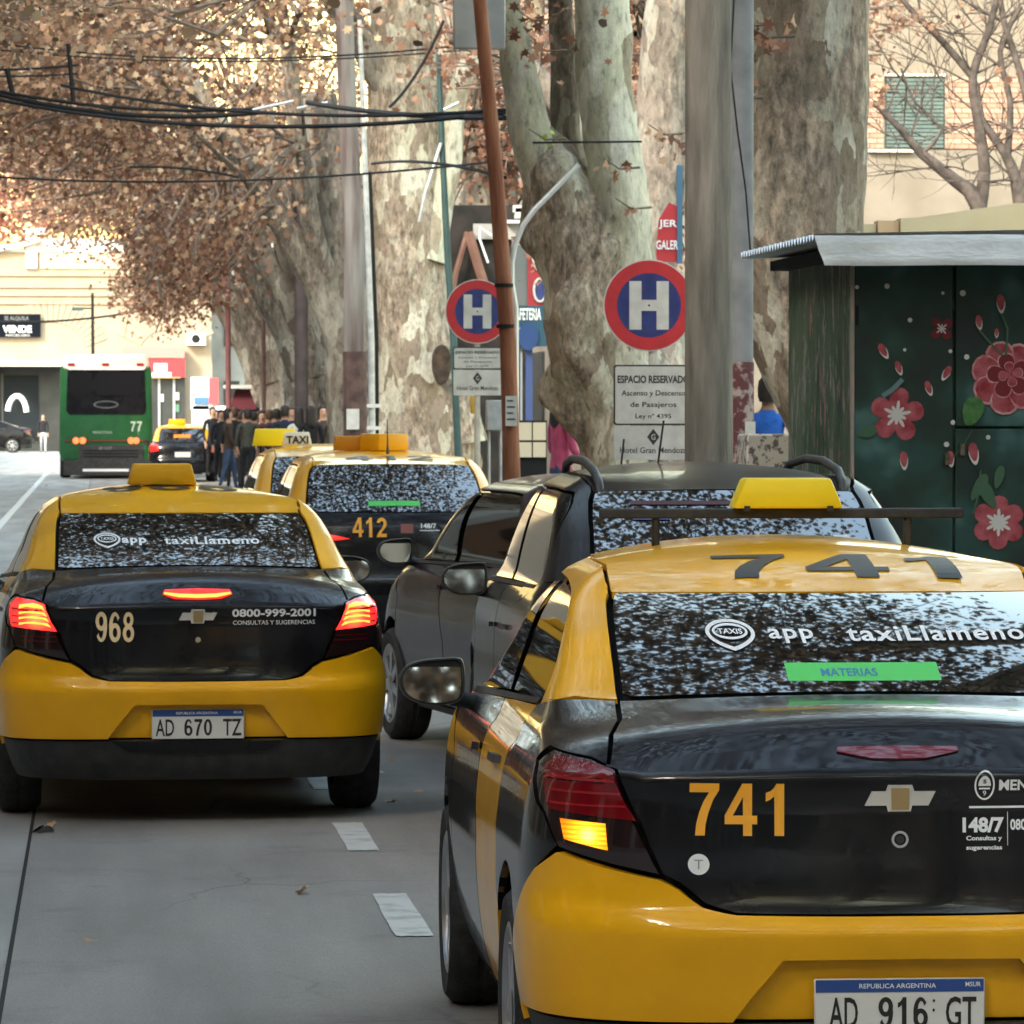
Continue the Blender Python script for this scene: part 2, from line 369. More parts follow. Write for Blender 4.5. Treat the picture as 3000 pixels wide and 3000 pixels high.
PRISMA = [ # yr   zr    zs    W    d    n    yf    zf   df
 (.14, .18, .18, .765, .55, 3.2, 4.05, .18, .5), (.09, .25, .25, .80, .55, 3.2, 4.17, .25, .6), (.045, .378, .37, .835, .56, 3.1, 4.24, .36, .7),
 (.022, .50, .48, .848, .57, 3.0, 4.27, .48, .75), (.0, .595, .59, .855, .57, 2.8, 4.27, .55, .8), (.026, .628, .66, .852, .555, 2.8, 4.25, .60, .8),
 (.036, .68, .72, .852, .54, 2.8, 4.22, .65, .8), (.042, .80, .80, .846, .5, 2.8, 4.16, .70, .8), (.046, .90, .87, .836, .5, 2.8, 4.08, .76, .8),
 (.040, .945, .92, .825, .5, 2.8, 3.96, .81, .8), (.034, .963, .94, .817, .5, 2.8, 3.85, .84, .75), (.05, .98, .955, .808, .5, 2.8, 3.7, .88, .7),
 (.10, 1.025, .98, .797, .5, 2.8, 3.5, .92, .65), (.18, 1.078, 1.005, .785, .54, 2.8, 3.36, .95, .6), (.32, 1.10, 1.03, .768, .58, 2.8, 3.25, .98, .55),
 (.58, 1.113, 1.085, .742, .40, 3.0, 3.12, 1.03, .5), (.78, 1.188, 1.155, .71, .34, 3.0, 2.98, 1.12, .45), (1.0, 1.265, 1.245, .678, .28, 3.0, 2.76, 1.23, .42),
 (1.2, 1.323, 1.315, .645, .24, 3.0, 2.52, 1.34, .4), (1.262, 1.337, 1.345, .620, .235, 3.0, 2.44, 1.37, .38), (1.30, 1.348, 1.378, .585, .23, 2.9, 2.40, 1.39, .36),
 (1.35, 1.36, 1.400, .535, .23, 2.8, 2.36, 1.40, .34), (1.45, 1.37, 1.412, .46, .3, 2.6, 2.3, 1.41, .32)]
def scaled_rows(rows, dims, tab=None):
    return rows
# ================================================================ car materials
def paint(name, c, rough=.35, dust=.0, coat=.7):
    m = mat(name, c, rough, 0, coat, spec=.1); v = coords(m, (1, 1, 1)); n = N(m, 'ShaderNodeTexNoise', Scale=3.0, Detail=8); L(m, v, n.inputs[0])
    k = 1 + dust; d = tuple(x * (1 - .12) for x in c); e = tuple(min(1, x * k + dust * .02) for x in c)
    r = ramp(m, n.outputs[0], [(.3, d), (.7, e)]); L(m, r.outputs[0], bsdf(m).inputs['Base Color'])
    n2 = N(m, 'ShaderNodeTexNoise', Scale=14.0, Detail=10); L(m, v, n2.inputs[0])
    r2 = ramp(m, n2.outputs[0], [(.35, (.03,) * 3), (.75, (.12,) * 3)]); L(m, r2.outputs[0], bsdf(m).inputs['Coat Roughness'])
    n3 = N(m, 'ShaderNodeTexNoise', Scale=2.2, Detail=2); L(m, v, n3.inputs[0])
    b = N(m, 'ShaderNodeBump', Strength=.12, Distance=.01); L(m, n3.outputs[0], b.inputs['Height']); L(m, b.outputs[0], bsdf(m).inputs['Coat Normal'])
    return m
YEL = paint('taxi_yellow_paint', (.88, .43, .008), .35, .06)
BLK = paint('taxi_black_paint', (.005, .005, .007), .25, .4, .75)
DRK = paint('dark_metallic_paint', (.020, .010, .016), .3, .4, .5)
SUVP = paint('charcoal_paint', (.006, .0055, .006), .3, .4, .3)
GLS = mat('tinted_glass', (.006, .009, .009), .03, 0, 0, ior=2.9)
GLS2 = mat('side_glass', (.006, .006, .006), .02, 0, 0, ior=1.25)
RUB = noisy('tyre_rubber', (.012, .012, .013), (.03, .03, .03), 20, .85, .3)
PLA = noisy('dark_plastic', (.018, .018, .019), (.035, .035, .036), 12, .55, .2)
VOID = mat('dark_gap', (.004, .004, .004), .9)
CHR = mat('chrome', (.75, .75, .76), .12, 1.0)
GOLD = mat('gilt_emblem', (.42, .30, .14), .35, .5); WING = mat('emblem_silver', (.62, .60, .55), .3, .3)
SIL = mat('silver_wheel_paint', (.5, .5, .52), .3, .9)
NUMO = mat('orange_number_film', (.95, .42, .03), .5)
NUMC = mat('cream_number_film', (.9, .68, .38), .5)
WHT = mat('white_film', (.82, .84, .85), .5)
BLKF = mat('black_film', (.012, .011, .011), .45)
GRNF = mat('green_film', (.10, .62, .13), .5)
REDL = mat('red_lens', (.16, .002, .006), .08, 0, 1.0)
REDR = mat('red_lens_rib', (.33, .012, .02), .12, 0, 1.0)
SMK = mat('smoked_lens', (.018, .008, .009), .08, 0, 1.0)
REDE = mat('lit_brake_lens', (.4, .01, .01), .2, 0, 1.0, emis=(1, .02, .012), estr=.30)
ORGE = mat('lit_brake_bar', (.5, .1, .03), .2, emis=(1, .16, .02), estr=1.1)
AMBE = mat('lit_indicator', (.6, .2, .02), .2, emis=(1, .15, .0), estr=.42)
AMBH = mat('lit_indicator_core', (.6, .3, .1), .2, emis=(1, .36, .04), estr=.9)
SIGY = mat('roof_sign_yellow', (.85, .47, .01), .4)
SIGL = mat('roof_sign_lemon', (.95, .72, .01), .4)
SIGO = mat('roof_sign_orange', (.88, .42, .005), .4)
PLW = mat('plate_white', (.70, .70, .67), .45)
PLB = mat('plate_blue', (.02, .07, .28), .4)
REDH = mat('lit_high_brake', (.4, .01, .01), .2, 0, 1.0, emis=(1, .02, .012), estr=.35)
def lamp_glow(m, cx, cz, r, stops, ribs=0):
    """a lit lamp is brightest at its bulb and fades across its lens"""
    tc = N(m, 'ShaderNodeTexCoord'); sp = N(m, 'ShaderNodeSeparateXYZ'); L(m, tc.outputs['Object'], sp.inputs[0]); ab = N(m, 'ShaderNodeMath', operation='ABSOLUTE'); L(m, sp.outputs[0], ab.inputs[0])
    cb = N(m, 'ShaderNodeCombineXYZ'); L(m, ab.outputs[0], cb.inputs[0]); L(m, sp.outputs[2], cb.inputs[2]); ds = N(m, 'ShaderNodeVectorMath', operation='DISTANCE'); L(m, cb.outputs[0], ds.inputs[0]); ds.inputs[1].default_value = (cx, 0, cz)
    dv = N(m, 'ShaderNodeMath', operation='DIVIDE'); dv.inputs[1].default_value = r; L(m, ds.outputs['Value'], dv.inputs[0]); rp = ramp(m, dv.outputs[0], stops); L(m, rp.outputs[0], bsdf(m).inputs['Emission Color']); bsdf(m).inputs['Emission Strength'].default_value = 1.0
    if ribs:
        w = N(m, 'ShaderNodeTexWave', Scale=ribs); w.bands_direction = 'Z'; L(m, tc.outputs['Object'], w.inputs[0]); r2 = ramp(m, w.outputs[0], [(.2, (.55,) * 3), (.7, (1,) * 3)]); x = N(m, 'ShaderNodeMixRGB', blend_type='MULTIPLY'); x.inputs[0].default_value = 1; L(m, rp.outputs[0], x.inputs[1]); L(m, r2.outputs[0], x.inputs[2]); L(m, x.outputs[0], bsdf(m).inputs['Emission Color'])
lamp_glow(AMBE, .715, .808, .085, [(0, (1, .55, .12)), (.25, (.85, .26, .01)), (.6, (.42, .085, .0)), (1, (.10, .012, .0))], 28)
lamp_glow(REDE, .69, .905, .17, [(0, (1, .10, .03)), (.35, (.55, .015, .012)), (1, (.05, .0, .003))])
MIR = mat('mirror_glass', (.8, .84, .86), .02, 1.0)

def arc(yc, zc, r, a0, a1, n=10):
    return [('S', yc + r * math.cos(math.radians(a)), zc + r * math.sin(math.radians(a))) for a in np.linspace(a0, a1, n)]

def make_wheel(parent, x, y, r, w=.19, flip=1):
    m = Matrix.Translation((x, y, r)) @ Matrix.Rotation(PI / 2 * flip, 4, 'Y')
    k = MB(); hw = w / 2
    k.lathe([(r * .66, -hw), (r * .9, -hw * 1.03), (r * .975, -hw * .8), (r, -hw * .45), (r * 1.0, -.012), (r * .985, -.008), (r * .985, .008), (r, .012), (r, hw * .45), (r * .975, hw * .8), (r * .9, hw * 1.03), (r * .72, hw * .96), (r * .66, hw * .8)], 40, m)
    o = k.build('tyre', RUB, parent, 40)
    k = MB(); k.lathe([(r * .70, hw * .94), (r * .66, hw * .98), (r * .62, hw * .80), (r * .60, hw * .35), (0.001, hw * .35)], 36, m); 
    for j in range(7):
        a = 2 * PI * j / 7; q = m @ Matrix.Rotation(a, 4, 'Z')
        k.add([q @ Vector(p) for p in ((.02, -.025, hw * .88), (r * .63, -.036, hw * .86), (r * .63, .012, hw * .86), (.02, .025, hw * .88), (.02, -.025, hw * .5), (r * .63, -.036, hw * .5), (r * .63, .012, hw * .5), (.02, .025, hw * .5))], [(0, 1, 2, 3), (0, 4, 5, 1), (2, 6, 7, 3), (1, 5, 6, 2)])
    k.lathe([(.045, hw * .9), (.03, hw * .97), (0.001, hw * .98)], 20, m)
    k.build('rim', SIL, o, 30)
    k = MB(); k.lathe([(r * .60, hw * .40), (0.001, hw * .40)], 28, m); k.build('rim_backing', VOID, o)  # black disc put behind the spokes to darken the slots

def make_mirror(car, x, y, z, sx, m, sc=1.0, glass=MIR):
    """door mirror on side sx (-1 left): glass faces back"""
    out = [(-.5, -.03), (-.47, .18), (-.35, .36), (-.12, .46), (.22, .5), (.40, .5), (.47, .42), (.5, .1), (.48, -.28), (.38, -.45), (.1, -.5), (-.2, -.46), (-.42, -.28)]
    out = [(a * .205 * sc * (-sx if sx > 0 else 1), b * .145 * sc) for a, b in out]
    dense = []
    for i in range(len(out)):
        p0, p1, p2, p3 = [np.array(out[(i + j - 1) % len(out)]) for j in range(4)]
        for t in np.linspace(0, 1, 4, endpoint=False): dense.append(.5 * ((2 * p1) + (-p0 + p2) * t + (2 * p0 - 5 * p1 + 4 * p2 - p3) * t * t + (-p0 + 3 * p1 - 3 * p2 + p3) * t ** 3))
    if sx > 0: dense = dense[::-1]
    k = MB(); rings = [[Vector((x + a * f, y + dy, z + b * f)) for a, b in dense] for f, dy in ((.90, .012), (.93, -.004), (.99, -.004), (1.02, .02), (1.0, .06), (.85, .10), (.5, .125), (.05, .13))]
    k.rings(rings); o = k.build('mirror', m, car.root, 50)
    g_ = [Vector((x + a * .89, y + .004 + b * .17, z + b * .89)) for a, b in dense]; mesh('mirror_glass', g_ , [tuple(range(len(g_)))] if sx < 0 else [tuple(range(len(g_)))], glass, o)
    k = MB(); k.tube([(x - sx * .06, y + .06, z - .05 * sc), (x - sx * .13, y + .07, z - .07 * sc), (x - sx * .24, y + .06, z - .07)], [.028, .024, .03], 10); k.build('mirror_arm', PLA, o, 50)

def bowtie(car, x, z, w, h, lift=.006):
    o = [(-.5, -.28), (-.40, .26), (-.20, .26), (-.17, .5), (.17, .5), (.20, .26), (.5, .26), (.40, -.28), (.17, -.28), (.15, -.5), (-.17, -.5), (-.19, -.28)]
    def put(pts, l): uv = [car.S.inv('R', x + a * w, z + b * h) for a, b in pts]; return [Vector(car.S.P(u, v) + car.S.Nrm(u, v) * l) for u, v in uv]
    a, b = put(o, .001), put(o, lift); n = len(o)
    e = mesh('emblem', a + b, [(i, (i + 1) % n, n + (i + 1) % n, n + i) for i in range(n)] + [tuple(range(n, 2 * n))], WING, car.root)
    c = put([(-.12, -.44), (.12, -.44), (.13, .40), (-.13, .40)], lift + .0015); mesh('emblem_fill', c, [(0, 1, 2, 3)], GOLD, e)

def plate(car, z, s1, y=None, w=.40, h=.13, blue=True):
    u, v = car.S.inv('R', 1e-4, z); p = car.S.P(u, v); y = p[1] + .012 if y is None else y
    k = MB(); k.box((-w / 2, y - .004, z - h / 2), (w / 2, y + .004, z + h / 2)); o = k.build('number_plate', PLW, car.root); bevel(o, .003, 1)
    if blue:
        k = MB(); k.box((-w / 2 + .003, y - .0055, z + h / 2 - .032), (w / 2 - .003, y - .0042, z + h / 2 - .003)); b = k.build('blue_band', PLB, o)
        flat_text('lettering', 'REPUBLICA ARGENTINA', w * .45, .011, face_cam(-.005, y - .006, z + h / 2 - .0175), WHT, o, .01)
        flat_text('lettering', 'MSUR', w * .09, .011, face_cam(w * .43, y - .006, z + h / 2 - .015), WHT, o, .01)
    for t, cx, tw in s1: flat_text('lettering', t, tw * w, h * .56, face_cam(cx * w, y - .0056, z - .015), BLKF, o, .012)

def bars(s): return s
def build_car(name, rows, loc, rz, C, o):
    """C: paints per panel, o: options"""
    c = Car(name, rows, loc, rz, o.get('h', .05)); c.AX = o.get('axles', (.907, 3.435)); c.RW = o.get('wheel_r', .31); S = c.S; R = c.root
    c.shell(VOID)
    a0, a1 = c.AX; r = c.RW; ar = r + .058
    st = o.get('style', 'sedan'); hw = S.P(1.0, 15.0)[0]
    g = o.get('win', (.585, .543)); wb, wt = g
    if st == 'sedan':
        c.panel('trunk_lid', [('R', 0, .634), ('R', .38, .636), ('R', .45, .656), ('R', .505, .702), ('R', .548, .724), ('R', .60, .85), ('R', .648, .962), ('T', .663, .19), ('T', .640, .34), ('T', .605, .48), ('X', wb + .008, 14.95), ('X', 0, 14.95)], C['lid'], sym=True, h=.04)
        for sx in (0, 1):
            mir = bool(sx); sg = 1 if sx else 1
            c.panel('quarter_panel', [('R', .655, .968), ('T', .672, .19), ('T', .65, .34), ('T', .615, .48), ('X', wb + .018, 14.95), ('X', .66, 15.05), ('S', .90, 1.085), ('S', 1.13, 1.055), ('S', 1.20, .995), ('S', 1.255, .92), ('S', 1.274, .85), ('S', 1.274, .62)] + arc(a0, r, ar, 35, 150, 12) + [('R', .780, .778), ('R', .808, .85), ('R', .808, .963), ('R', .777, .997), ('R', .70, .985)], C['quarter'], mirror=mir)
            t = c.panel('tail_light', [('R', .554, .722), ('R', .652, .962), ('R', .70, .98), ('R', .772, .990), ('R', .804, .96), ('R', .802, .85), ('R', .776, .774), ('R', .66, .742)], SMK, mirror=mir, h=.03, off=.002, bulge=.006)
            def sl(z0, z1, i0=.006, i1=.008, base=(.734, .79), tx=None):
                f = lambda z: .556 + (.652 - .556) * (z - .734) / (.962 - .734)
                xo = lambda z: .802 if z > .86 else .79
                x0, x1 = f(z0) + i0, f(z1) + i0; e0, e1 = (xo(z0) - i1, xo(z1) - i1) if tx is None else (tx, tx)
                return [('R', x0, z0), ('R', e0, z0), ('R', e1, z1), ('R', x1, z1)]
            lit = o.get('brake', False)
            c.panel('red_lens', [('R', .604, .845), ('R', .79, .862), ('R', .793, .955), ('R', .768, .98), ('R', .70, .97), ('R', .656, .955)], REDE if lit else REDL, mirror=mir, off=.0095, fold=.006, gap=0, parent=t, h=.03)
            for z in (.935, .905, .875): c.panel('lens_rib', sl(z, z + .0055, .010, .015), REDR, mirror=mir, off=.0115, fold=.003, gap=0, parent=t, h=.03)
            if lit:
                for z in (.938, .915, .893, .868): c.panel('lamp', [('R', .638 + (z - .9) * .35, z - .006), ('R', .665, z + .006), ('R', .73, z + .008), ('R', .758, z + .001), ('R', .758, z + .011), ('R', .70, z + .019), ('R', .65 + (z - .9) * .3, z + .012)], ORGE, mirror=mir, off=.0125, fold=.002, gap=0, parent=t, h=.02)
            if o.get('indicator', False) and mir:
                l = c.panel('indicator_lamp', [('R', .668, .775), ('R', .76, .795), ('R', .768, .842), ('R', .672, .836)], AMBE, mirror=mir, off=.0095, fold=.004, gap=0, parent=t, h=.02)
            else:
                for z in (.80, .82): c.panel('lens_rib', sl(z, z + .003, .012, .04), REDL, mirror=mir, off=.0095, fold=.003, gap=0, parent=t, h=.03)
        c.panel('bumper', [('R', 0, .626), ('R', .38, .628), ('R', .455, .648), ('R', .51, .690), ('R', .553, .711), ('R', .66, .732), ('R', .776, .764), ('S', .592, .515)] + arc(a0, r, ar, 158, 176, 3) + [('Y', .55, 2.05), ('X', .80, 2.05), ('X', .387, 2.05), ('R', .345, .44), ('R', .275, .530), ('R', 0, .532)], C['bumper'], sym=True, h=.03, fold=.03, off=.010)
        c.panel('plate_recess', [('X', 0, 2.05), ('X', .384, 2.05), ('R', .345, .44), ('R', .272, .527), ('R', 0, .529)], C['bumper'], sym=True, off=-.028, fold=.004, gap=-.004)
        c.panel('lower_bumper', [('X', 0, 1.97), ('X', .80, 1.97), ('Y', .545, 1.97)] + arc(a0, r, ar, 178, 190, 3) + [('Y', .54, .2), ('X', .6, .2), ('X', 0, .2)], PLA, sym=True, off=-.004)
        c.panel('lower_trim', [('X', 0, 1.98), ('X', .375, 1.98), ('X', .30, 1.62), ('X', 0, 1.55)], BLK, sym=True, off=.006, fold=.008)
    else:
        lz = o.get('lid', (.62, .66)); tl = o.get('tail', [('R', .60, .72), ('R', .56, .90), ('R', .60, 1.0), ('R', .74, 1.02), ('R', .79, .98), ('R', .79, .75)])
        c.panel('tailgate', [('R', 0, lz[0]), ('R', lz[1] - .05, lz[0]), ('R', lz[1], lz[0] + .05), ('R', lz[1], .9), ('X', wb + .03, 14.0), ('X', wb + .025, 15.0), ('X', 0, 15.0)], C['lid'], sym=True)
        c.both('quarter_panel', [('R', lz[1] + .01, lz[0] + .06), ('R', lz[1] + .01, .9), ('X', wb + .04, 14.0), ('X', wb + .035, 15.0), ('X', hw * .93, 15.05), ('S', a0 - .1, o.get('belt', 1.07) + .01), ('S', a0 + .30, o.get('belt', 1.07)), ('S', a0 + .37, .9), ('S', a0 + .37, .64)] + arc(a0, r, ar, 38, 150, 12) + [('R', .75, lz[0] + .06)], C['quarter'])
        for t, mir in zip(c.both('tail_light', tl, o.get('tail_mat', REDL), off=.008, fold=.012, bulge=.006, h=.03), (0, 1)): pass
        c.panel('bumper', [('R', 0, lz[0] - .008), ('R', .6, lz[0] - .008), ('R', .75, lz[0] + .05), ('S', a0 - .31, .53)] + arc(a0, r, ar, 158, 176, 3) + [('Y', a0 - .37, .6), ('X', .6, .4), ('X', 0, .4)], C['bumper'], sym=True, fold=.03, off=.004)
    # greenhouse
    def sm(q):
        q = [np.array(t) for t in q]; o_ = []
        for i in range(len(q) - 1):
            a, b, e, f = q[max(i - 1, 0)], q[i], q[i + 1], q[min(i + 2, len(q) - 1)]
            for t in (0, .25, .5, .75): o_.append(tuple(.5 * ((2 * b) + (e - a) * t + (2 * a - 5 * b + 4 * e - f) * t * t + (3 * b - a - 3 * e + f) * t ** 3)))
        return o_ + [tuple(q[-1])]
    w = c.panel('rear_window', [('X', 0, 15.12), ('X', wb - .02, 15.12), ('X', wb - .003, 15.25), ('X', (wb * .6 + wt * .4), 16.8), ('X', wt, 18.45), ('X', wt - .012, 18.62), ('X', 0, 18.62)], GLS, sym=True, fold=.006, off=-.001, h=.06, fair=True)
    d = o.get('dlo', [(1.08, 1.080), (1.10, 1.12), (1.22, 1.23), (1.36, 1.295), (1.55, 1.33), (1.98, 1.352), (2.30, 1.34), (2.62, 1.22), (3.0, 1.02), (2.88, 1.0), (2.0, 1.04)])
    D = [('S', p, q) for p, q in d]
    RE = [('X', wt + .014, 18.6), ('X', wt + .012, 19.3), (.70, 20.05), (.80, 20.5), (1.0, 20.78), ('Y', d[5][0], 20.9), ('Y', d[6][0] - .12, 20.9)]
    belt = o.get('belt_pts', [(1.13, 1.062), (1.05, 1.075)])
    yA = d[8][0] + .08; zA = d[8][1] - .035
    c.both('side_frame', [('X', wb + .012, 15.02), ('X', wb * .6 + wt * .4 + .014, 16.8), *RE, ('Y', d[7][0] + .12, 18.4), ('Y', yA, 15.6), ('S', d[8][0] + .02, d[8][1] - .02)] + [('S', p, q) for p, q in sm(d[0:9])[::-1]] + [('S', d[0][0] - .01, d[0][1] - .02), ('X', hw * .93, 15.15)], C['frame'], fold=.012)
    split = o.get('split', d[5][0]); zs_ = lambda t: np.interp(t, [d[0][0], d[10][0], d[9][0]], [d[0][1], d[10][1], d[9][1]]) + .004
    for mir in (0, 1):
        c.panel('rear_door_glass', [('S', p + .006, q - .005) for p, q in sm(d[0:6]) if p < split - .12] + [('S', split - .05, d[5][1] - .007), ('S', split - .05, zs_(split - .05))], GLS2, mirror=mir, off=-.006, fold=.003)
        c.panel('front_door_glass', [('S', split + .05, zs_(split + .05)), ('S', split + .05, d[5][1] - .008), ('S', d[6][0] - .01, d[6][1] - .007), ('S', d[7][0] - .01, d[7][1] - .006), ('S', d[8][0] - .03, d[8][1]), ('S', d[9][0] + .04, zs_(d[9][0] + .04))], GLS2, mirror=mir, off=-.006, fold=.003)
        e = c.panel('window_trim', [('S', d[0][0] + .02, d[0][1] - .006), ('S', split, zs_(split) - .008), ('S', d[9][0] + .06, zs_(d[9][0]) - .008), ('S', d[9][0] + .06, zs_(d[9][0]) - .024), ('S', split, zs_(split) - .024), ('S', d[0][0] + .06, d[0][1] - .022)], PLA, mirror=mir, off=.003, fold=.008, gap=0)
    b0 = d[0][1] - .02
    zb = lambda t: zs_(t) - .026
    ye = a0 + .37
    for mir in (0, 1):
        dd = c.panel('rear_door', [('S', d[0][0] + .04, b0 - .006), ('S', split - .4, zb(split - .4)), ('S', split - .004, zb(split)), ('S', split + .005, .6), ('S', split, .26), ('S', a0 + ar + .06, .25)] + arc(a0, r, ar + .012, 0, 34, 4) + [('S', ye, .62), ('S', ye, .85), ('S', ye - .02, .93), ('S', ye - .07, 1.0)], C['rear_door'], mirror=mir)
        c.panel('door_handle', [('S', ye + .10, .885), ('S', ye + .28, .88), ('S', ye + .29, .90), ('S', ye + .11, .905)], PLA, mirror=mir, off=.022, fold=.02, gap=0, parent=dd, h=.03)
        dd = c.panel('front_door', [('S', split + .008, zb(split)), ('S', d[8][0] - .02, zb(d[8][0])), ('S', d[8][0] + .06, .80), ('S', d[8][0] + .03, .26), ('S', split + .012, .26), ('S', split + .017, .6)], C['front_door'], mirror=mir)
        c.panel('door_handle', [('S', split + .08, .87), ('S', split + .26, .865), ('S', split + .27, .885), ('S', split + .09, .89)], C['front_door'], mirror=mir, off=.028, fold=.02, gap=0, parent=dd, h=.03)
        c.panel('side_skirt', [('S', a0 + ar + .03, .245), ('S', a1 - ar - .03, .25), ('Y', a1 - ar - .03, .1), ('Y', a0 + ar + .03, .1)], C.get('skirt', BLK), mirror=mir)
        fy = d[8][0]
        c.panel('front_fender', [('S', fy + .04, zb(fy)), ('S', fy + .07, .80), ('S', fy + .04, .26)] + arc(a1, r, ar, 178, 2, 14) + [('Y', a1 + ar + .05, 3), ('Y', a1 + .40, 9.5), ('Y', a1 + .1, 10.5), ('Y', fy + .2, 11.5)], C['fender'], mirror=mir)
        c.panel('hood', [('Y', fy + .22, 12), ('Y', a1 + .1, 11), ('Y', a1 + .42, 10), (2.99, 8.2), (2.99, 13.6), (2.4, 13.8)], C['hood'], mirror=mir, h=.09)
        c.panel('windshield', [(2.35, 14.6), (2.99, 14.6), (2.99, 18.5), (2.40, 18.5)], GLS, mirror=mir, h=.1)
        c.panel('front_bumper', [('Y', a1 + ar + .07, 1.2), ('Y', a1 + ar + .08, 5.5), (2.99, 6.5), (2.99, 1.2)], C['bumper'], mirror=mir, h=.09)
        c.panel('headlight', [('Y', a1 + ar + .12, 6.3), ('Y', a1 + ar + .05, 8.6), (2.8, 7.8), (2.8, 6.9)], CHR, mirror=mir, h=.06)
    # roof
    us_ = np.linspace(0, 1, 300); rp = S.P(us_, np.full(300, 18.72)); yr0 = float(rp[0, 1]); zr0 = float(rp[0, 2]); zre = float(np.interp(wt, rp[:, 0], rp[:, 2])); H = o.get('height', 1.456); yf1 = d[6][0] + .06
    t_ = np.array([0, .18, .42, .68, 1.0]); zc = pchip(yr0 + (yf1 - yr0) * t_, zr0 + (H - zr0) * np.array([0, .42, .78, .97, .98]))
    q_ = c.uv(RE); QU, QV = S.W_(np.array([a for a, b in q_]), np.array([b for a, b in q_])); tt = np.linspace(0, len(q_) - 1, 80); eu, ev = S.iW(np.interp(tt, range(len(q_)), QU), np.interp(tt, range(len(q_)), QV)); ep = S.P(eu, ev); ep = ep[np.argsort(ep[:, 1])]; rw = lambda y: np.interp(y, ep[:, 1], ep[:, 0]) - .011; ze = lambda y: np.interp(y, ep[:, 1], ep[:, 2]); RW2 = wt
    def roof(x, y):
        a = min(abs(x) / RW2, 1.0); x = x * float(rw(y)) / RW2; return (x, y + (float(np.interp(abs(x), rp[:, 0], rp[:, 1])) - yr0) * max(0, 1 - (y - yr0) / .35) ** 2, float(zc(y)) - (float(zc(y)) - float(ze(y))) * a ** 2.2)
    pts = [(-RW2, yr0 + .006), (RW2, yr0 + .006), (RW2, yf1), (-RW2, yf1)]
    vs, fs, Dd = fill(pts, .06); P = np.array([roof(*p) for p in vs]); PB = np.array([roof(*p) for p in Dd])
    def rn(q):
        out = []
        for x, y in q:
            e = 4e-3; gx = (roof(min(x + e, RW2), y)[2] - roof(max(x - e, -RW2), y)[2]) / (2 * e); gy = (float(zc(y + e)) - float(zc(y - e))) / (2 * e); w_ = np.array([-gx, -gy, 1.0]); out.append(w_ / np.linalg.norm(w_))
        return np.array(out)
    c._emit('roof', P, rn(vs), fs, Dd, .02, 0, C['roof'], R, (PB, rn(Dd)))
    c.roof = lambda x, y: (x, y, float(zc(y)) - (float(zc(y)) - float(ze(y))) * min(abs(x) / float(rw(y)), 1.0) ** 2.2); c.yr0 = yr0
    tx = o.get('track', .755)
    for x, fl in ((-tx, -1), (tx, 1)):
        for y in (a0, a1): make_wheel(R, x, y, r, .19, fl)
    for sx in (-1, 1):   # wheel housings
        for y in (a0, a1):
            k = MB(); n = 14; rr = ar + .01
            k.add([(sx * xx, y + rr * math.cos(PI * j / n), r + rr * math.sin(PI * j / n)) for xx in (.80, .5) for j in range(n + 1)], [(j, j + 1, n + 2 + j, n + 1 + j) for j in range(n)]); k.build('wheel_housing', VOID, R)
    k = MB(); k.box((-.5, a0 - .35, .2), (.5, a1 + .35, .3)); k.build('floor_pan', VOID, R)
    my, mz, mx = o.get('mirror', (2.74, 1.02, .93))
    for sx in (-1, 1): make_mirror(c, sx * mx, my, mz, sx, o.get('mirror_mat', PLA), o.get('mirror_sc', .93), MIR if st == 'sedan' else GLS)
    return c
def roof_sign(c, x, y, z, wb, wt, h, dp, m, rz=0.0, name='roof_sign', parent=None):
    k = MB(); k.prism([(-wb / 2, 0), (wb / 2, 0), (wt / 2, h), (-wt / 2, h)], -dp / 2, dp / 2, 'y'); o = k.build(name, m, parent or c.root); bevel(o, .008, 2)
    o.location = (x, y, z); o.rotation_euler = (0, 0, rz); return o
# ================================================================ the cars
Ct = dict(lid=BLK, quarter=BLK, bumper=YEL, frame=YEL, roof=YEL, rear_door=YEL, front_door=BLK, fender=BLK, hood=BLK, skirt=BLK)
def xl(s, D): return (0, 0)
def taxi_common(c, num, film, dx=0, dy=.30, ln=.25):
    v2, f = text_fit(num, .635, ln, .035)
    w = v2 + np.array([dx, c.yr0 + dy]); c.decal('roof_number', w, f, 'T', BLKF, .003, roof=c.roof)
def shield(c, x, z, w, h, m=WHT, n=28):
    """ring emblem with a pointed foot stuck on the rear window"""
    o = []; i = []
    for k in range(n):
        a = 2 * PI * k / n; px, pz = math.cos(a), math.sin(a) * .8
        if pz < 0: pz = pz * (1 + .35 * (1 - abs(px)) ** 1.5)
        o.append((x + px * w / 2, z + pz * h / 2)); i.append((x + px * w / 2 * .84, z + pz * h / 2 * .78))
    c.decal('window_emblem', np.array(o + i), [(k, (k + 1) % n, n + (k + 1) % n, n + k) for k in range(n)], 'R', m, .002)
    o = [(x + math.cos(2 * PI * k / n) * w * .36, z + h * .04 + math.sin(2 * PI * k / n) * h * .24) for k in range(n)]; i = [(x + math.cos(2 * PI * k / n) * w * .31, z + h * .04 + math.sin(2 * PI * k / n) * h * .17) for k in range(n)]
    c.decal('window_emblem', np.array(o + i), [(k, (k + 1) % n, n + (k + 1) % n, n + k) for k in range(n)], 'R', m, .002)
    v, f = text_fit('TAXIS', w * .5, h * .16, .02); c.decal('window_emblem', v + np.array([x, z + h * .04]), f, 'R', m, .002)
def rtext(c, name, s, x, z, w, h, m, bold=.0, spacing=1.0, lift=.0018):
    v, f = text_fit(s, w, h, bold, spacing); return c.decal(name, v + np.array([x, z]), f, 'R', m, lift)
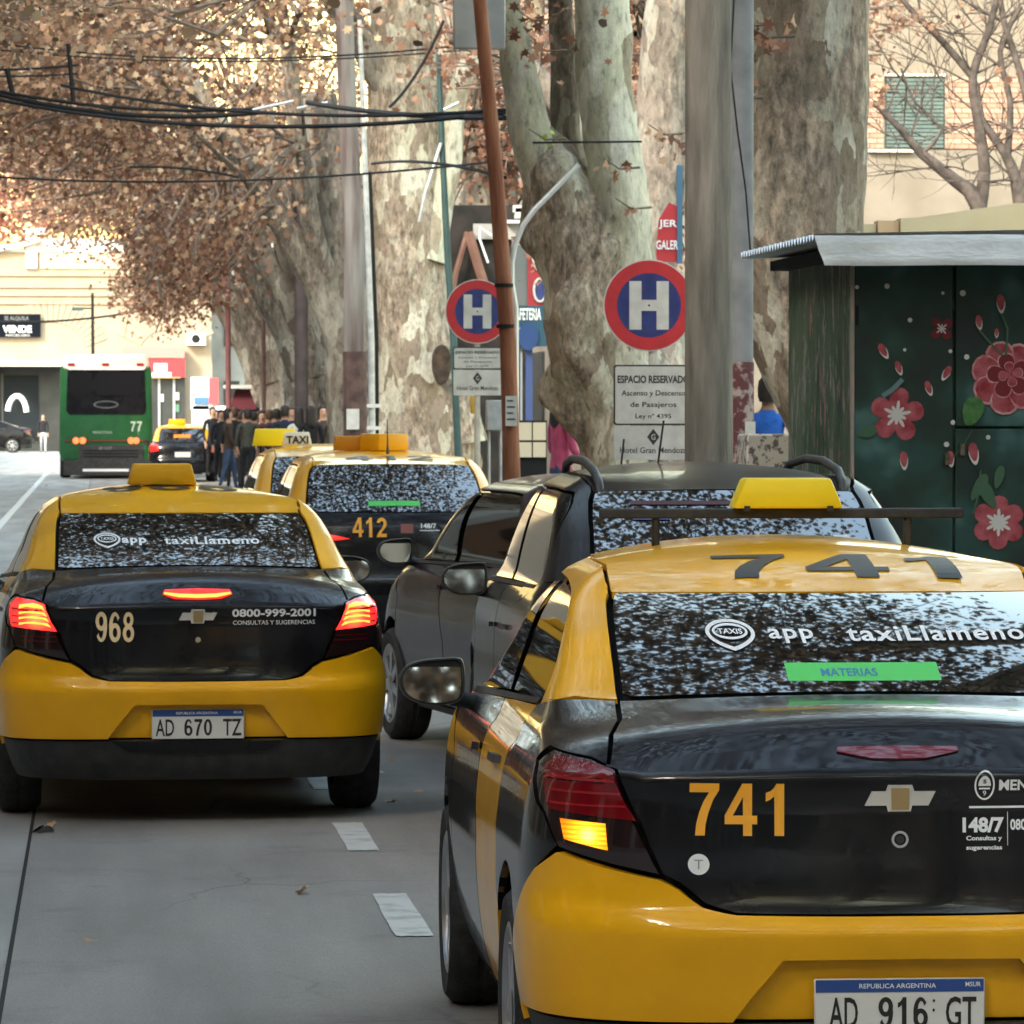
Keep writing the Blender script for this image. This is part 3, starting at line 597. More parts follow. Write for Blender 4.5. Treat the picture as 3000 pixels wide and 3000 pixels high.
def rquad(c, name, x0, z0, x1, z1, m, lift=.0015, n=8):
    xs = np.linspace(x0, x1, n + 1); v = [(x, z0) for x in xs] + [(x, z1) for x in xs]
    return c.decal(name, np.array(v), [(i, i + 1, n + 2 + i, n + 1 + i) for i in range(n)], 'R', m, lift)

# --- taxi 741, nearest
A = build_car('taxi', PRISMA, (1.843, 10.6, 0), -math.radians(.7), Ct, dict(indicator=True, h=.04))
tag(A.root, 'nearest yellow and black taxi numbered 741 with a lemon roof sign and flashing indicator', 'taxi', 'yellow and black taxis')
taxi_common(A, '741', NUMO, .06, .25, .26)
rtext(A, 'number', '741', -.378, .876, .216, .122, NUMO, .035)
bowtie(A, .0, .902, .166, .062)
plate(A, .418, [('AD', -.33, .17), ('916', .02, .29), ('GT', .36, .18)], .045)
rtext(A, 'plate_dot', ':', .079, .42, .006, .03, BLKF, .0)
k = MB(); u, v = A.S.inv('R', 1e-4, .806); p = A.S.P(u, v)
q = Matrix.Translation(p) @ Matrix.Rotation(PI / 2, 4, 'X'); k.lathe([(.020, 0), (.020, .003), (.014, .003), (.013, .001)], 24, q); k.build('key_lock', CHR, A.root, 30)
k = MB(); k.lathe([(.010, .001), (.009, .004), (.001, .004)], 20, q); k.build('key_slot', PLA, A.root, 30)
A.panel('high_brake_light', [('R', 0, .990), ('R', .06, .991), ('R', .143, 1.006), ('R', .140, 1.016), ('R', 0, 1.018)], REDL, sym=True, off=.004, fold=.008, gap=0, h=.03)
n = 24; A.decal('round_sticker', np.array([(-.466 + .0245 * math.cos(2 * PI * i / n), .748 + .0245 * math.sin(2 * PI * i / n)) for i in range(n)]), [tuple(range(n))], 'R', WHT, .0015)
rtext(A, 'sticker_print', 'T', -.466, .748, .02, .022, mat('grey_print', (.3, .3, .32), .6), 0, 1, .0025)
# emblem and phone lines right of the badge
def ring(c, name, x, z, a, b, t, m, n=28):
    o = [(x + a * math.cos(2 * PI * k / n), z + b * math.sin(2 * PI * k / n)) for k in range(n)]; i = [(x + (a - t) * math.cos(2 * PI * k / n), z + (b - t) * math.sin(2 * PI * k / n)) for k in range(n)]
    return c.decal(name, np.array(o + i), [(k, (k + 1) % n, n + (k + 1) % n, n + k) for k in range(n)], 'R', m)
ring(A, 'city_crest', .199, .931, .024, .035, .004, WHT)
n = 20; A.decal('city_crest', np.array([(.199 + .015 * math.cos(PI * i / n), .929 + .024 * math.sin(PI * i / n)) for i in range(n + 1)]), [tuple(range(n + 1))], 'R', WHT, .0015)
rquad(A, 'city_crest', .186, .921, .212, .925, WHT); rtext(A, 'city_crest', '9', .199, .912, .008, .012, WHT); rtext(A, 'city_crest', 's', .199, .94, .008, .01, BLKF, .02, 1, .0025)
rtext(A, 'lettering', 'MENDOZA', .318, .931, .17, .026, WHT, .03)
rquad(A, 'lettering', .163, .877, .40, .882, WHT)
rtext(A, 'lettering', '148/7', .196, .838, .098, .036, WHT, .04); rquad(A, 'lettering', .253, .79, .2545, .868, WHT, n=1)
rtext(A, 'lettering', '0800-999-2001', .335, .838, .15, .026, WHT, .03)
rtext(A, 'lettering', 'Consultas y', .198, .806, .085, .014, WHT, .03); rtext(A, 'lettering', 'sugerencias', .198, .784, .085, .013, WHT, .03)
shield(A, -.285, 1.243, .122, .075)
rtext(A, 'window_lettering', 'app', -.135, 1.236, .112, .032, WHT, .02, 1.12); rtext(A, 'window_lettering', 'taxiLlameno', .235, 1.241, .46, .034, WHT, .02, 1.12)
rquad(A, 'green_sticker', -.175, 1.138, .205, 1.178, GRNF, .001)
rtext(A, 'sticker_print', 'MATERIAS', -.02, 1.156, .14, .018, mat('blue_print', (.05, .2, .4), .5), .02, 1, .002)
k = MB(); k.box((-.505, 2.08, 1.505), (.505, 2.13, 1.532)); k.box((-.36, 2.09, 1.42), (-.34, 2.12, 1.51)); k.box((.34, 2.09, 1.42), (.36, 2.12, 1.51)); o = k.build('roof_bar', PLA, A.root); bevel(o, .004, 1)
roof_sign(A, .01, 2.10, 1.533, .305, .235, .083, .13, SIGL)
for x in (-.105, .125): k = MB(); k.box((x - .008, 2.03, 1.526), (x + .008, 2.05, 1.54)); k.build('sign_foot', PLA, A.root)

# --- taxi 968
B = build_car('taxi', PRISMA, (.413, 20.1, 0), math.radians(2.4), Ct, dict(brake=True, h=.05))
tag(B.root, 'yellow and black taxi numbered 968 braking in the left lane with red lights lit', 'taxi', 'yellow and black taxis')
taxi_common(B, '968', NUMC, -.02, .62, .3)
rtext(B, 'number', '968', -.358, .867, .165, .132, NUMC, .03)
bowtie(B, 0, .912, .166, .062)
rtext(B, 'lettering', '0800-999-2001', .332, .925, .367, .035, WHT, .03); rtext(B, 'lettering', 'CONSULTAS Y SUGERENCIAS', .332, .883, .36, .018, WHT, .0)
plate(B, .445, [('AD', -.36, .20), ('670', .0, .30), ('TZ', .37, .2)], .045)
n = 12; B.decal('key_lock', np.array([(.0 + .012 * math.cos(2 * PI * i / n), .81 + .012 * math.sin(2 * PI * i / n)) for i in range(n)]), [tuple(range(n))], 'R', CHR, .004)
h = B.panel('high_brake_light', [('R', 0, .983), ('R', .10, .987), ('R', .150, 1.005), ('R', .140, 1.022), ('R', 0, 1.026)], REDH, sym=True, off=.006, fold=.01, gap=0, h=.03)
B.panel('lamp', [('R', 0, .987), ('R', .08, .990), ('R', .145, 1.003), ('R', .143, 1.010), ('R', .08, 1.004), ('R', 0, 1.001)], ORGE, sym=True, off=.008, fold=.002, gap=0, parent=h, h=.02)
shield(B, -.355, 1.222, .12, .07); rtext(B, 'window_lettering', 'app', -.235, 1.213, .11, .032, WHT, .035, 1.12); rtext(B, 'window_lettering', 'taxiLlameno', .115, 1.217, .43, .032, WHT, .02, 1.12)
roof_sign(B, -.05, 1.98, 1.452, .325, .27, .10, .16, SIGY)

# --- other bodies: rows of a tall hatchback
def hatch(H=1.5, Ln=4.0, W=.85, belt=1.0, slope=.0, zb=.0):
    k = (H - belt) / .45
    rows = [(.14, .2, .2, .77, .5, 3.2), (.06, .28, .28, .81, .5, 3.2), (.02, .40, .40, .835, .5, 3.1), (.0, .5, .5, .845, .5, 3.0), (.0, .58, .58, .85, .5, 3.0), (.02, .62, .63, .85, .5, 3.0), (.04, .68, .69, .85, .48, 3.0), (.055, .76, .76, .846, .46, 3.0), (.07, .84, .83, .842, .44, 3.0), (.08, .88, .87, .836, .44, 3.0), (.09, .91, .90, .83, .44, 3.0), (.10, .94, .93, .823, .44, 3.0), (.115, .97, .955, .813, .44, 3.0), (.13, .99, .975, .80, .44, 3.0), (.15, 1.01, .995, .785, .44, 3.0)]
    rows += [(.18, belt + .03, belt + .03, .765, .44, 3.0), (.26 + slope * .3, belt + .13 * k, belt + .12 * k, .735, .42, 3.0), (.37 + slope * .65, belt + .24 * k, belt + .23 * k, .70, .38, 3.0), (.48 + slope, belt + .335 * k, belt + .32 * k, .662, .34, 2.8), (.53 + slope, belt + .36 * k, belt + .355 * k, .632, .33, 2.7), (.57 + slope, belt + .375 * k, belt + .385 * k, .59, .32, 2.6), (.62 + slope, belt + .39 * k, belt + .40 * k, .54, .3, 2.6), (.68 + slope, belt + .40 * k, belt + .41 * k, .47, .28, 2.5)]
    F = [(-.2, .2, .5), (-.1, .28, .6), (-.03, .38, .7), (0, .48, .75), (0, .55, .8), (-.02, .60, .8), (-.05, .65, .8), (-.1, .70, .8), (-.18, .77, .8), (-.28, .82, .8), (-.38, .86, .75), (-.5, .9, .7), (-.65, .94, .65), (-.78, .97, .6), (-.9, 1.0, .55), (-1.0, belt + .03, .5), (-1.14, belt + .12 * k, .45), (-1.34, belt + .22 * k, .42), (-1.56, belt + .33 * k, .4), (-1.64, belt + .36 * k, .38), (-1.68, belt + .38 * k, .36), (-1.72, belt + .395 * k, .34), (-1.78, belt + .40 * k, .32)]
    sc = (belt - .6) / .40
    def zz(z): return z if z <= .6 or z > 1.011 else .6 + (z - .6) * (belt + .01 - .6) / .41
    out = []
    for a, f in zip(rows, F):
        z1 = zz(a[1]) if a[0] < .17 else a[1]; z2 = zz(a[2]) if a[0] < .17 else a[2]; fz = min(zz(f[1]), max(z1, z2)) if f[0] > -.95 else f[1]
        out.append((a[0], z1, z2, a[3] * W / .85, a[4], a[5], Ln + f[0], fz, f[2]))
    return out
def dlo(b, t, y0, y1, rear=.0): return [(y0 + .06, b + .012), (y0, b + .06), (y0 + .10 + rear, b + (t - b) * .62), (y0 + .24 + rear, b + (t - b) * .92), (y0 + .40 + rear, t - .004), ((y0 + y1) / 2 + .05, t), (y1 - .72, t - .015), (y1 - .40, b + (t - b) * .5), (y1, b - .01), (y1 - .1, b - .03), ((y0 + y1) / 2, b - .01)]

# taxi 412: black tail, yellow top
C4 = dict(Ct, bumper=BLK, rear_door=BLK)
D4 = build_car('taxi', hatch(1.52, 4.2, .86, 1.05, .18), (2.09, 32.8, 0), math.radians(.6), C4, dict(style='hatch', height=1.515, win=(.64, .56), axles=(.80, 3.30), dlo=dlo(1.06, 1.41, .80, 3.05), belt=1.06, h=.07, mirror=(2.7, 1.02, .9),
    tail=[('R', .34, .895), ('R', .42, .915), ('R', .60, .945), ('R', .80, .97), ('R', .81, .86), ('R', .60, .875), ('R', .42, .885)], tail_mat=REDH, lid=(.62, .66)))
tag(D4.root, 'taxi numbered 412 with black tail and yellow top waiting behind the purple hatchback', 'taxi', 'yellow and black taxis')
taxi_common(D4, '412', NUMO)
rtext(D4, 'number', '412', -.20, .973, .24, .135, NUMO, .03, lift=.008)
rtext(D4, 'lettering', '148/7', .22, .985, .11, .035, WHT, .03); rquad(D4, 'lettering', .155, .95, .30, .956, WHT); rtext(D4, 'lettering', 'MENDOZA', .45, .995, .17, .03, WHT, .02); rquad(D4, 'lettering', .36, .965, .55, .969, WHT)
rquad(D4, 'small_sticker', .02, .935, .11, 1.0, mat('dull_red_print', (.25, .08, .07), .6)); rquad(D4, 'green_sticker', -.20, 1.125, .17, 1.16, GRNF)
rquad(D4, 'bumper_trim', -.78, .602, .78, .618, mat('grey_trim', (.12, .12, .13), .4), .006, 16); rquad(D4, 'bumper_trim', -.7, .21, .7, .225, CHR, .008, 16)
k = MB(); k.tube([(.0, 1.1, 1.49), (.0, 1.12, 1.56), (0, 1.13, 1.74)], [.014, .006, .003], 6); k.build('antenna', PLA, D4.root)
roof_sign(D4, .02, 1.75, 1.508, .26, .24, .125, .30, SIGO, math.radians(24)); roof_sign(D4, -.24, 1.9, 1.506, .22, .20, .11, .12, mat('sign_orange_shaded', (.62, .26, .01), .5), 0, 'roof_sign_side')  # second box in darker orange stands for the sign's shaded side face
k = MB(); k.box((-.8, -.03, .1), (.8, .0, .2)); k.build('lower_bumper', PLA, D4.root)

# taxi with the white TAXI lamp
E4 = build_car('taxi', hatch(1.50, 4.2, .85, 1.03, .2), (2.12, 41.0, 0), math.radians(1.0), Ct, dict(style='hatch', height=1.50, win=(.62, .54), axles=(.80, 3.30), dlo=dlo(1.05, 1.40, .80, 3.05), belt=1.05, h=.09, mirror=(2.7, 1.0, .9)))
tag(E4.root, 'yellow taxi with a small white TAXI lamp half hidden behind taxi 412', 'taxi', 'yellow and black taxis')
o = roof_sign(E4, -.32, 1.5, 1.49, .27, .22, .12, .1, mat('lamp_white', (.75, .72, .62), .5), 0)
flat_text('lettering', 'TAXI', .2, .07, face_cam(0, -.056, .05), BLKF, o, .03)
roof_sign(E4, -.50, 1.9, 1.48, .42, .36, .16, .1, SIGL, 0)

# far taxi beside the bus
F4 = build_car('taxi', hatch(1.47, 4.1, .85, 1.0, .25), (2.03, 118.0, -.0), 0, dict(Ct, bumper=BLK), dict(style='hatch', height=1.47, win=(.60, .52), axles=(.80, 3.25), dlo=dlo(1.02, 1.38, .80, 3.05), belt=1.02, h=.12, mirror=(2.7, .98, .88), tail_mat=REDH, tail=[('R', .60, .80), ('R', .62, .95), ('R', .74, 1.0), ('R', .80, .95), ('R', .80, .76)]))
tag(F4.root, 'small distant taxi with orange roof lamp and glowing brake lights beside the green bus', 'taxi', 'yellow and black taxis')
roof_sign(F4, -.12, 1.6, 1.46, .45, .4, .14, .12, SIGO); rquad(F4, 'glowing_window_patch', -.22, 1.12, .2, 1.2, AMBE, .01)  # rear-window patch emits, drawn in the lit indicator material
plate(F4, .70, [], .03, blue=False)
# --- charcoal SUV ahead of taxi 741
Cd = dict(lid=SUVP, quarter=SUVP, bumper=PLA, frame=SUVP, roof=SUVP, rear_door=SUVP, front_door=SUVP, fender=SUVP, hood=SUVP, skirt=PLA)
G_ = build_car('suv', hatch(1.59, 3.95, .86, 1.08, .16), (2.53, 18.1, 0), math.radians(-.3), Cd, dict(style='hatch', height=1.58, win=(.58, .53), track=.75, axles=(.80, 3.15), wheel_r=.34, dlo=dlo(1.09, 1.48, .55, 2.9), belt=1.09, h=.06, mirror=(2.60, 1.05, .93), mirror_mat=PLA, mirror_sc=1.0))
tag(G_.root, 'charcoal SUV with black roof rails and two whip aerials directly ahead of the nearest taxi', 'car')
for sx in (-1, 1):
    k = MB(); pts = [(sx * .50, .78, 1.48), (sx * .505, .84, 1.56), (sx * .51, 1.0, 1.61), (sx * .51, 1.4, 1.645), (sx * .51, 1.9, 1.65), (sx * .50, 2.3, 1.625), (sx * .49, 2.45, 1.58), (sx * .49, 2.5, 1.5)]
    P_ = []
    for i in range(len(pts) - 1):
        for t in np.linspace(0, 1, 4, endpoint=False): P_.append(Vector(pts[i]).lerp(Vector(pts[i + 1]), t))
    k.tube([p - Vector((0, 0, .055)) for p in P_ + [Vector(pts[-1])]], .019, 10); k.build('roof_rail', PLA, G_.root, 60)
for x, h_, dx in ((-.30, .11, .012), (-.14, .19, .025)):
    k = MB(); k.tube([(x, 1.9, 1.57), (x + dx, 1.9, 1.57 + h_)], .005, 6); k.build('aerial', PLA, G_.root)
rquad(G_, 'blue_case', -.40, 1.36, -.25, 1.39, mat('blue_case_colour', (.02, .04, .22), .5), .003); rquad(G_, 'red_shelf_strip', -.40, 1.42, .40, 1.435, mat('dark_red', (.05, .006, .008), .4), .003)  # flat decal on the glass stands for a blue case lying inside
rquad(G_, 'window_label', .40, 1.20, .47, 1.30, mat('label_pale', (.5, .55, .62), .5), .003, 2)
# --- purple hatchback
Cp = dict(lid=DRK, quarter=DRK, bumper=DRK, frame=DRK, roof=DRK, rear_door=DRK, front_door=DRK, fender=DRK, hood=DRK, skirt=PLA)
H_ = build_car('hatchback', hatch(1.48, 4.0, .84, 1.02, .2), (2.88, 22.3, 0), math.radians(8.5), Cp, dict(style='hatch', height=1.475, win=(.60, .52), axles=(.78, 3.25), wheel_r=.31, dlo=dlo(1.03, 1.39, .75, 3.02), belt=1.03, h=.06, mirror=(2.72, 1.05, .92)))
tag(H_.root, 'dark purple hatchback angled towards the road between the SUV and taxi 412', 'car')
# --- dark sedan crossing far away
I_ = build_car('sedan', PRISMA, (-2.95, 203, 0), math.radians(88), dict(Cp, bumper=SUVP, lid=SUVP, quarter=SUVP, rear_door=SUVP, front_door=SUVP, frame=SUVP, roof=SUVP), dict(brake=False, h=.14))
tag(I_.root, 'distant dark sedan seen from the side, leaving the frame at the far left', 'car')

# --- bus
BUSL = mat('bus_lamp_lit', (.4, .04, .02), .3, emis=(1, .10, .03), estr=.9)
GLB = mat('bus_glass', (.012, .012, .014), .12, ior=1.3)
GRN = paint('bus_green_paint', (.02, .10, .035), .35, .1)
b = empty('bus', (.10, 124, 0)); tag(b, 'green city bus numbered 77 seen from behind at the end of the street', 'bus')
def rrect(w, h, r, z0=0, x0=0, n=5, taper=0):
    o = []
    for cx, cz, a in ((w / 2 - r, h - r, 0), (-w / 2 + r, h - r, 90), (-w / 2 + r, r, 180), (w / 2 - r, r, 270)):
        for t in np.linspace(0, 90, n): o.append((x0 + cx + r * math.cos(math.radians(a + t)), z0 + cz + r * math.sin(math.radians(a + t))))
    return [(x * (1 - taper * (z - z0) / h), z) for x, z in o]
k = MB(); k.rings([[Vector((x * f, y, z)) for x, z in rrect(2.5, 2.72, .28, .42, taper=.03)] for f, y in ((.94, 0), (.985, .03), (1, .1), (1, 10.9), (.97, 11))]); k.build('body', GRN, b, 40)
k = MB(); k.rings([[Vector((x * f, y, z)) for x, z in rrect(2.32, .42, .14, 2.90, taper=.05)] for f, y in ((.93, -.06), (1, 0), (1, 10.8))]); k.build('roof_cap', mat('bus_cream', (.72, .68, .6), .5), b, 40)
k = MB(); k.prism(rrect(2.12, 1.22, .12, 1.72, taper=.04), -.02, .03); k.build('rear_panel', BLK, b)
for x, w in ((-.66, .58), (.34, 1.22)):
    k = MB(); k.prism(rrect(w, .62, .1, 2.22, x), -.035, -.015); k.build('rear_window', GLB, b)
k = MB(); o_ = [(math.cos(a) * .33, 1.98 + math.sin(a) * .10) for a in np.linspace(0, 2 * PI, 25)[:-1]]; i_ = [(x * .88, 1.98 + (z - 1.98) * .75) for x, z in o_]
k.add([(x, -.035, z) for x, z in o_ + i_], [(j, (j + 1) % 24, 24 + (j + 1) % 24, 24 + j) for j in range(24)]); k.build('oval_badge', mat('grey_trim2', (.3, .32, .32), .3, .8), b)
k = MB(); k.box((-1.1, -.03, 1.0), (1.1, .02, 1.03)); k.build('red_strip', mat('dull_red', (.2, .02, .015), .4), b)
k = MB(); k.prism(rrect(1.7, .42, .05, .48, .12), -.04, .03); k.build('engine_grille', PLA, b)
for z in (.58, .66, .74): k = MB(); k.box((-.6, -.055, z), (.85, -.042, z + .03)); k.build('grille_slat', VOID, b)
k = MB(); k.box((-1.13, -.05, .1), (1.13, .2, .5)); k.build('rear_bumper', PLA, b)
k = MB(); k.box((-.62, -.06, .20), (.60, -.052, .27)); k.build('reflector_strip', WHT, b)
for x in (-.80, -.62, .80, .66):
    k = MB(); k.lathe([(.085, 0), (.08, .02), (.001, .03)], 16, Matrix.Translation((x, -.01, 1.02)) @ Matrix.Rotation(PI / 2, 4, 'X')); k.build('tail_lamp', BUSL, b)
for x in (-.92, -.02, .90):
    k = MB(); k.box((x - .09, -.09, 3.02), (x + .09, -.05, 3.08)); k.build('marker_lamp', REDR, b)
flat_text('route_number', '77', .30, .26, face_cam(.80, -.012, 1.40), mat('bus_number', (.45, .55, .45), .5), b, .02)
flat_text('lettering', 'MENDOTRAN', .5, .07, face_cam(-.1, -.012, 1.24), mat('bus_text', (.35, .45, .38), .5), b)
flat_text('lettering', 'AD 112 GT', .35, .08, face_cam(-.02, -.06, .82), mat('bus_plate', (.3, .3, .3), .5), b)
for y in (2.6, 8.6):
    for sx in (-1, 1): make_wheel(b, sx * 1.1, y, .48, .28, sx)
# ================================================================ street
CURB = 3.45; GZ = lambda y: 0.0
def asphalt(name, c1, c2, sc=1.0):
    m = mat(name, c1, .85); v = coords(m); n = N(m, 'ShaderNodeTexNoise', Scale=.45 * sc, Detail=8, Roughness=.65); L(m, v, n.inputs[0]); r = ramp(m, n.outputs[0], [(.3, c1), (.7, c2)])
    v2 = coords(m, (1, .12, 1)); n2 = N(m, 'ShaderNodeTexNoise', Scale=2.2, Detail=4); L(m, v2, n2.inputs[0]); r2 = ramp(m, n2.outputs[0], [(.35, (.78,) * 3), (.65, (1.08,) * 3)])
    n3 = N(m, 'ShaderNodeTexNoise', Scale=160, Detail=2); L(m, v, n3.inputs[0]); r3 = ramp(m, n3.outputs[0], [(.35, (.82,) * 3), (.7, (1.15,) * 3)])
    a = N(m, 'ShaderNodeMixRGB', blend_type='MULTIPLY'); a.inputs[0].default_value = 1; L(m, r.outputs[0], a.inputs[1]); L(m, r2.outputs[0], a.inputs[2])
    b_ = N(m, 'ShaderNodeMixRGB', blend_type='MULTIPLY'); b_.inputs[0].default_value = 1; L(m, a.outputs[0], b_.inputs[1]); L(m, r3.outputs[0], b_.inputs[2])
    n4 = N(m, 'ShaderNodeTexVoronoi', Scale=2.3); n4.feature = 'SMOOTH_F1'; L(m, v, n4.inputs[0]); r4 = ramp(m, n4.outputs[0], [(.06, (.62,) * 3), (.14, (1,) * 3)]); c = N(m, 'ShaderNodeMixRGB', blend_type='MULTIPLY'); c.inputs[0].default_value = .35; L(m, b_.outputs[0], c.inputs[1]); L(m, r4.outputs[0], c.inputs[2])
    dn = N(m, 'ShaderNodeTexNoise', Scale=1.5, Detail=6); L(m, v, dn.inputs[0]); dm = N(m, 'ShaderNodeMixRGB'); dm.inputs[0].default_value = .35; L(m, v, dm.inputs[1]); L(m, dn.outputs['Color'], dm.inputs[2])
    n5 = N(m, 'ShaderNodeTexVoronoi', Scale=.55); n5.feature = 'DISTANCE_TO_EDGE'; L(m, dm.outputs[0], n5.inputs[0]); r5 = ramp(m, n5.outputs[0], [(.0, (.45,) * 3), (.006, (1,) * 3)]); n6 = N(m, 'ShaderNodeTexNoise', Scale=.22, Detail=3); L(m, v, n6.inputs[0]); r6 = ramp(m, n6.outputs[0], [(.50, (0,) * 3), (.60, (.8,) * 3)])
    e = N(m, 'ShaderNodeMixRGB', blend_type='MULTIPLY'); L(m, r6.outputs[0], e.inputs[0]); L(m, c.outputs[0], e.inputs[1]); L(m, r5.outputs[0], e.inputs[2])
    n7 = N(m, 'ShaderNodeTexNoise', Scale=1.3, Detail=7, Roughness=.7); L(m, v, n7.inputs[0]); r7 = ramp(m, n7.outputs[0], [(.30, (.72,) * 3), (.45, (1,) * 3)]); c = N(m, 'ShaderNodeMixRGB', blend_type='MULTIPLY'); c.inputs[0].default_value = .8; L(m, e.outputs[0], c.inputs[1]); L(m, r7.outputs[0], c.inputs[2])
    L(m, c.outputs[0], bsdf(m).inputs['Base Color']); bp = N(m, 'ShaderNodeBump', Strength=.35, Distance=.006); L(m, n3.outputs[0], bp.inputs['Height']); L(m, bp.outputs[0], bsdf(m).inputs['Normal']); return m
ASP = asphalt('asphalt', (.25, .232, .212), (.30, .28, .256)); CON = asphalt('concrete_lane', (.31, .297, .275), (.37, .355, .33)); PAV = asphalt('pavement_tiles', (.2, .18, .16), (.27, .25, .22))
def sheet(name, x0, x1, y0, y1, z, m, nx=1, ny=1, kind='structure'):
    xs = np.linspace(x0, x1, nx + 1); ys = np.linspace(y0, y1, ny + 1); v = [(x, y, z) for y in ys for x in xs]
    f = [(j * (nx + 1) + i, j * (nx + 1) + i + 1, (j + 1) * (nx + 1) + i + 1, (j + 1) * (nx + 1) + i) for j in range(ny) for i in range(nx)]
    o = mesh(name, v, f, m); o['kind'] = kind; return o
sheet('ground', -900, 900, -600, 1800, -.02, asphalt('earth', (.12, .105, .09), (.16, .15, .13)))
sheet('road', -.30, CURB, -90, 150, .004, ASP)
sheet('concrete_lane', -7.2, -.315, -90, 150, 0.0, CON)
sheet('cross_street', -60, 60, 150, 210, 0.0, CON)
k = MB(); k.box((-.315, -30, -.01), (-.30, 150, .0035)); o = k.build('road_joint', VOID); o['kind'] = 'structure'
k = MB(); k.box((CURB, -30, -.01), (CURB + .15, 150, .15)); o = k.build('curb', noisy('kerb_stone', (.3, .29, .27), (.42, .4, .37), 6, .85, .3)); bevel(o, .02, 2); o['kind'] = 'structure'
k = MB(); k.box((-7.35, -30, -.01), (-7.2, 150, .15)); o = k.build('curb', bpy.data.materials['kerb_stone']); o['kind'] = 'structure'
sheet('pavement', CURB + .15, 60, -90, 150, .146, PAV); sheet('pavement', -60, -7.35, -90, 150, .146, PAV)
WORN = noisy('worn_road_paint', (.55, .55, .52), (.30, .30, .28), 7, .8, .2, lo=.5, hi=.75)
def patch(name, x0, x1, y0, y1, z, m, n=7, jit=.007):
    rr = random.Random(int(y0 * 10)); P_ = []
    for a, b, c, d in ((x0, y0, x1, y0), (x1, y0, x1, y1), (x1, y1, x0, y1), (x0, y1, x0, y0)):
        for i in range(n): t = i / n; P_.append((a + (c - a) * t + rr.uniform(-jit, jit) * .6, b + (d - b) * t + rr.uniform(-jit, jit) * 2, z))
    return mesh(name, P_, [tuple(range(len(P_)))], m)
for i, (y0, y1) in enumerate([(15.8, 17.2), (18.9, 20.2), (22.0, 23.4), (25.1, 26.5), (28.3, 29.6), (31.4, 32.8), (34.6, 36), (37.8, 39.2)]):
    o = patch('lane_dash', .995, 1.125, y0, y1, .008, WORN); o['kind'] = 'structure'
o = patch('edge_line', -1.68, -1.55, 46, 146, .004, mat('edge_paint', (.6, .6, .57), .7), 30, .008); o['kind'] = 'structure'
TAR = asphalt('tar_stain', (.03, .03, .03), (.05, .05, .05))
for x, y, w, l in ((-.25, 20.0, .06, .3),): o = patch('tar_patch', x - w / 2, x + w / 2, y - l / 2, y + l / 2, .008, TAR, 7, .04); o['kind'] = 'structure'
# fallen leaves
LEAFM = mat('leaf', (.4, .2, .08), .7)
def leaf_material(name, stops, trans=.35):
    m = LEAFM if False else mat(name, (.4, .2, .08), .65); g = N(m, 'ShaderNodeNewGeometry'); r = ramp(m, g.outputs['Random Per Island'], stops); b = bsdf(m); L(m, r.outputs[0], b.inputs['Base Color'])
    t = N(m, 'ShaderNodeBsdfTranslucent'); L(m, r.outputs[0], t.inputs[0]); x = N(m, 'ShaderNodeMixShader'); x.inputs[0].default_value = trans; out = m.node_tree.nodes['Material Output']
    L(m, b.outputs[0], x.inputs[1]); L(m, t.outputs[0], x.inputs[2]); L(m, x.outputs[0], out.inputs[0]); return m
LF1 = leaf_material('autumn_leaf', [(0, (.13, .065, .04)), (.35, (.27, .145, .085)), (.65, (.42, .25, .15)), (.9, (.58, .40, .25)), (1, (.70, .55, .37))], .40)
LF2 = leaf_material('russet_leaf', [(0, (.11, .048, .03)), (.5, (.27, .125, .075)), (.85, (.45, .245, .155)), (1, (.62, .42, .28))], .45)
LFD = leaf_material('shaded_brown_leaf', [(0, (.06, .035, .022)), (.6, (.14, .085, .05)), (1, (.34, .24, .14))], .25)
LF3 = leaf_material('dry_leaf', [(0, (.35, .2, .1)), (.5, (.55, .35, .2)), (1, (.7, .55, .38))], .1)
LSH = np.array([(0, -.5), (.10, -.22), (.46, -.26), (.30, .02), (.5, .26), (.20, .24), (0, .55), (-.20, .24), (-.5, .26), (-.30, .02), (-.46, -.26), (-.10, -.22)])
def leaves(name, C, sizes, m, parent=None, flat=False, rng=RNG, simple=False):
    n = len(C); sh = LSH if not simple else np.array([(0, -.5), (.42, -.1), (.25, .35), (0, .5), (-.3, .3), (-.42, -.12)]); k = len(sh)
    a = rng.normal(size=(n, 3)); a /= np.linalg.norm(a, axis=1, keepdims=True)
    if flat: a = np.tile([0, 0, 1.0], (n, 1)) + rng.normal(size=(n, 3)) * .25; a /= np.linalg.norm(a, axis=1, keepdims=True)
    t = rng.normal(size=(n, 3)); u = np.cross(a, t); u /= np.linalg.norm(u, axis=1, keepdims=True); w = np.cross(a, u)
    s = np.asarray(sizes).reshape(-1, 1, 1) * np.ones((n, 1, 1)); bend = (np.abs(sh[:, 0]) * rng.uniform(-.6, .9, (n, 1)))[..., None] * a[:, None, :]
    P = C[:, None, :] + s * (sh[None, :, 0, None] * u[:, None, :] + sh[None, :, 1, None] * w[:, None, :] + bend)
    me = bpy.data.meshes.new(name); me.vertices.add(n * k); me.vertices.foreach_set('co', P.astype(np.float32).ravel()); me.loops.add(n * k); me.loops.foreach_set('vertex_index', np.arange(n * k, dtype=np.int32))
    me.polygons.add(n); me.polygons.foreach_set('loop_start', np.arange(0, n * k, k, dtype=np.int32)); me.update(calc_edges=True); me.validate(); me.materials.append(m)
    return link(bpy.data.objects.new(name, me), parent)
c = []; rr = random.Random(4)
spots = [at(1115, 2280, 22.5), at(1150, 2270, 22.5)]
G = lambda px, py: (lambda s: ((px - 300) / s, FPX / s))((py - 1205) / 1.8)
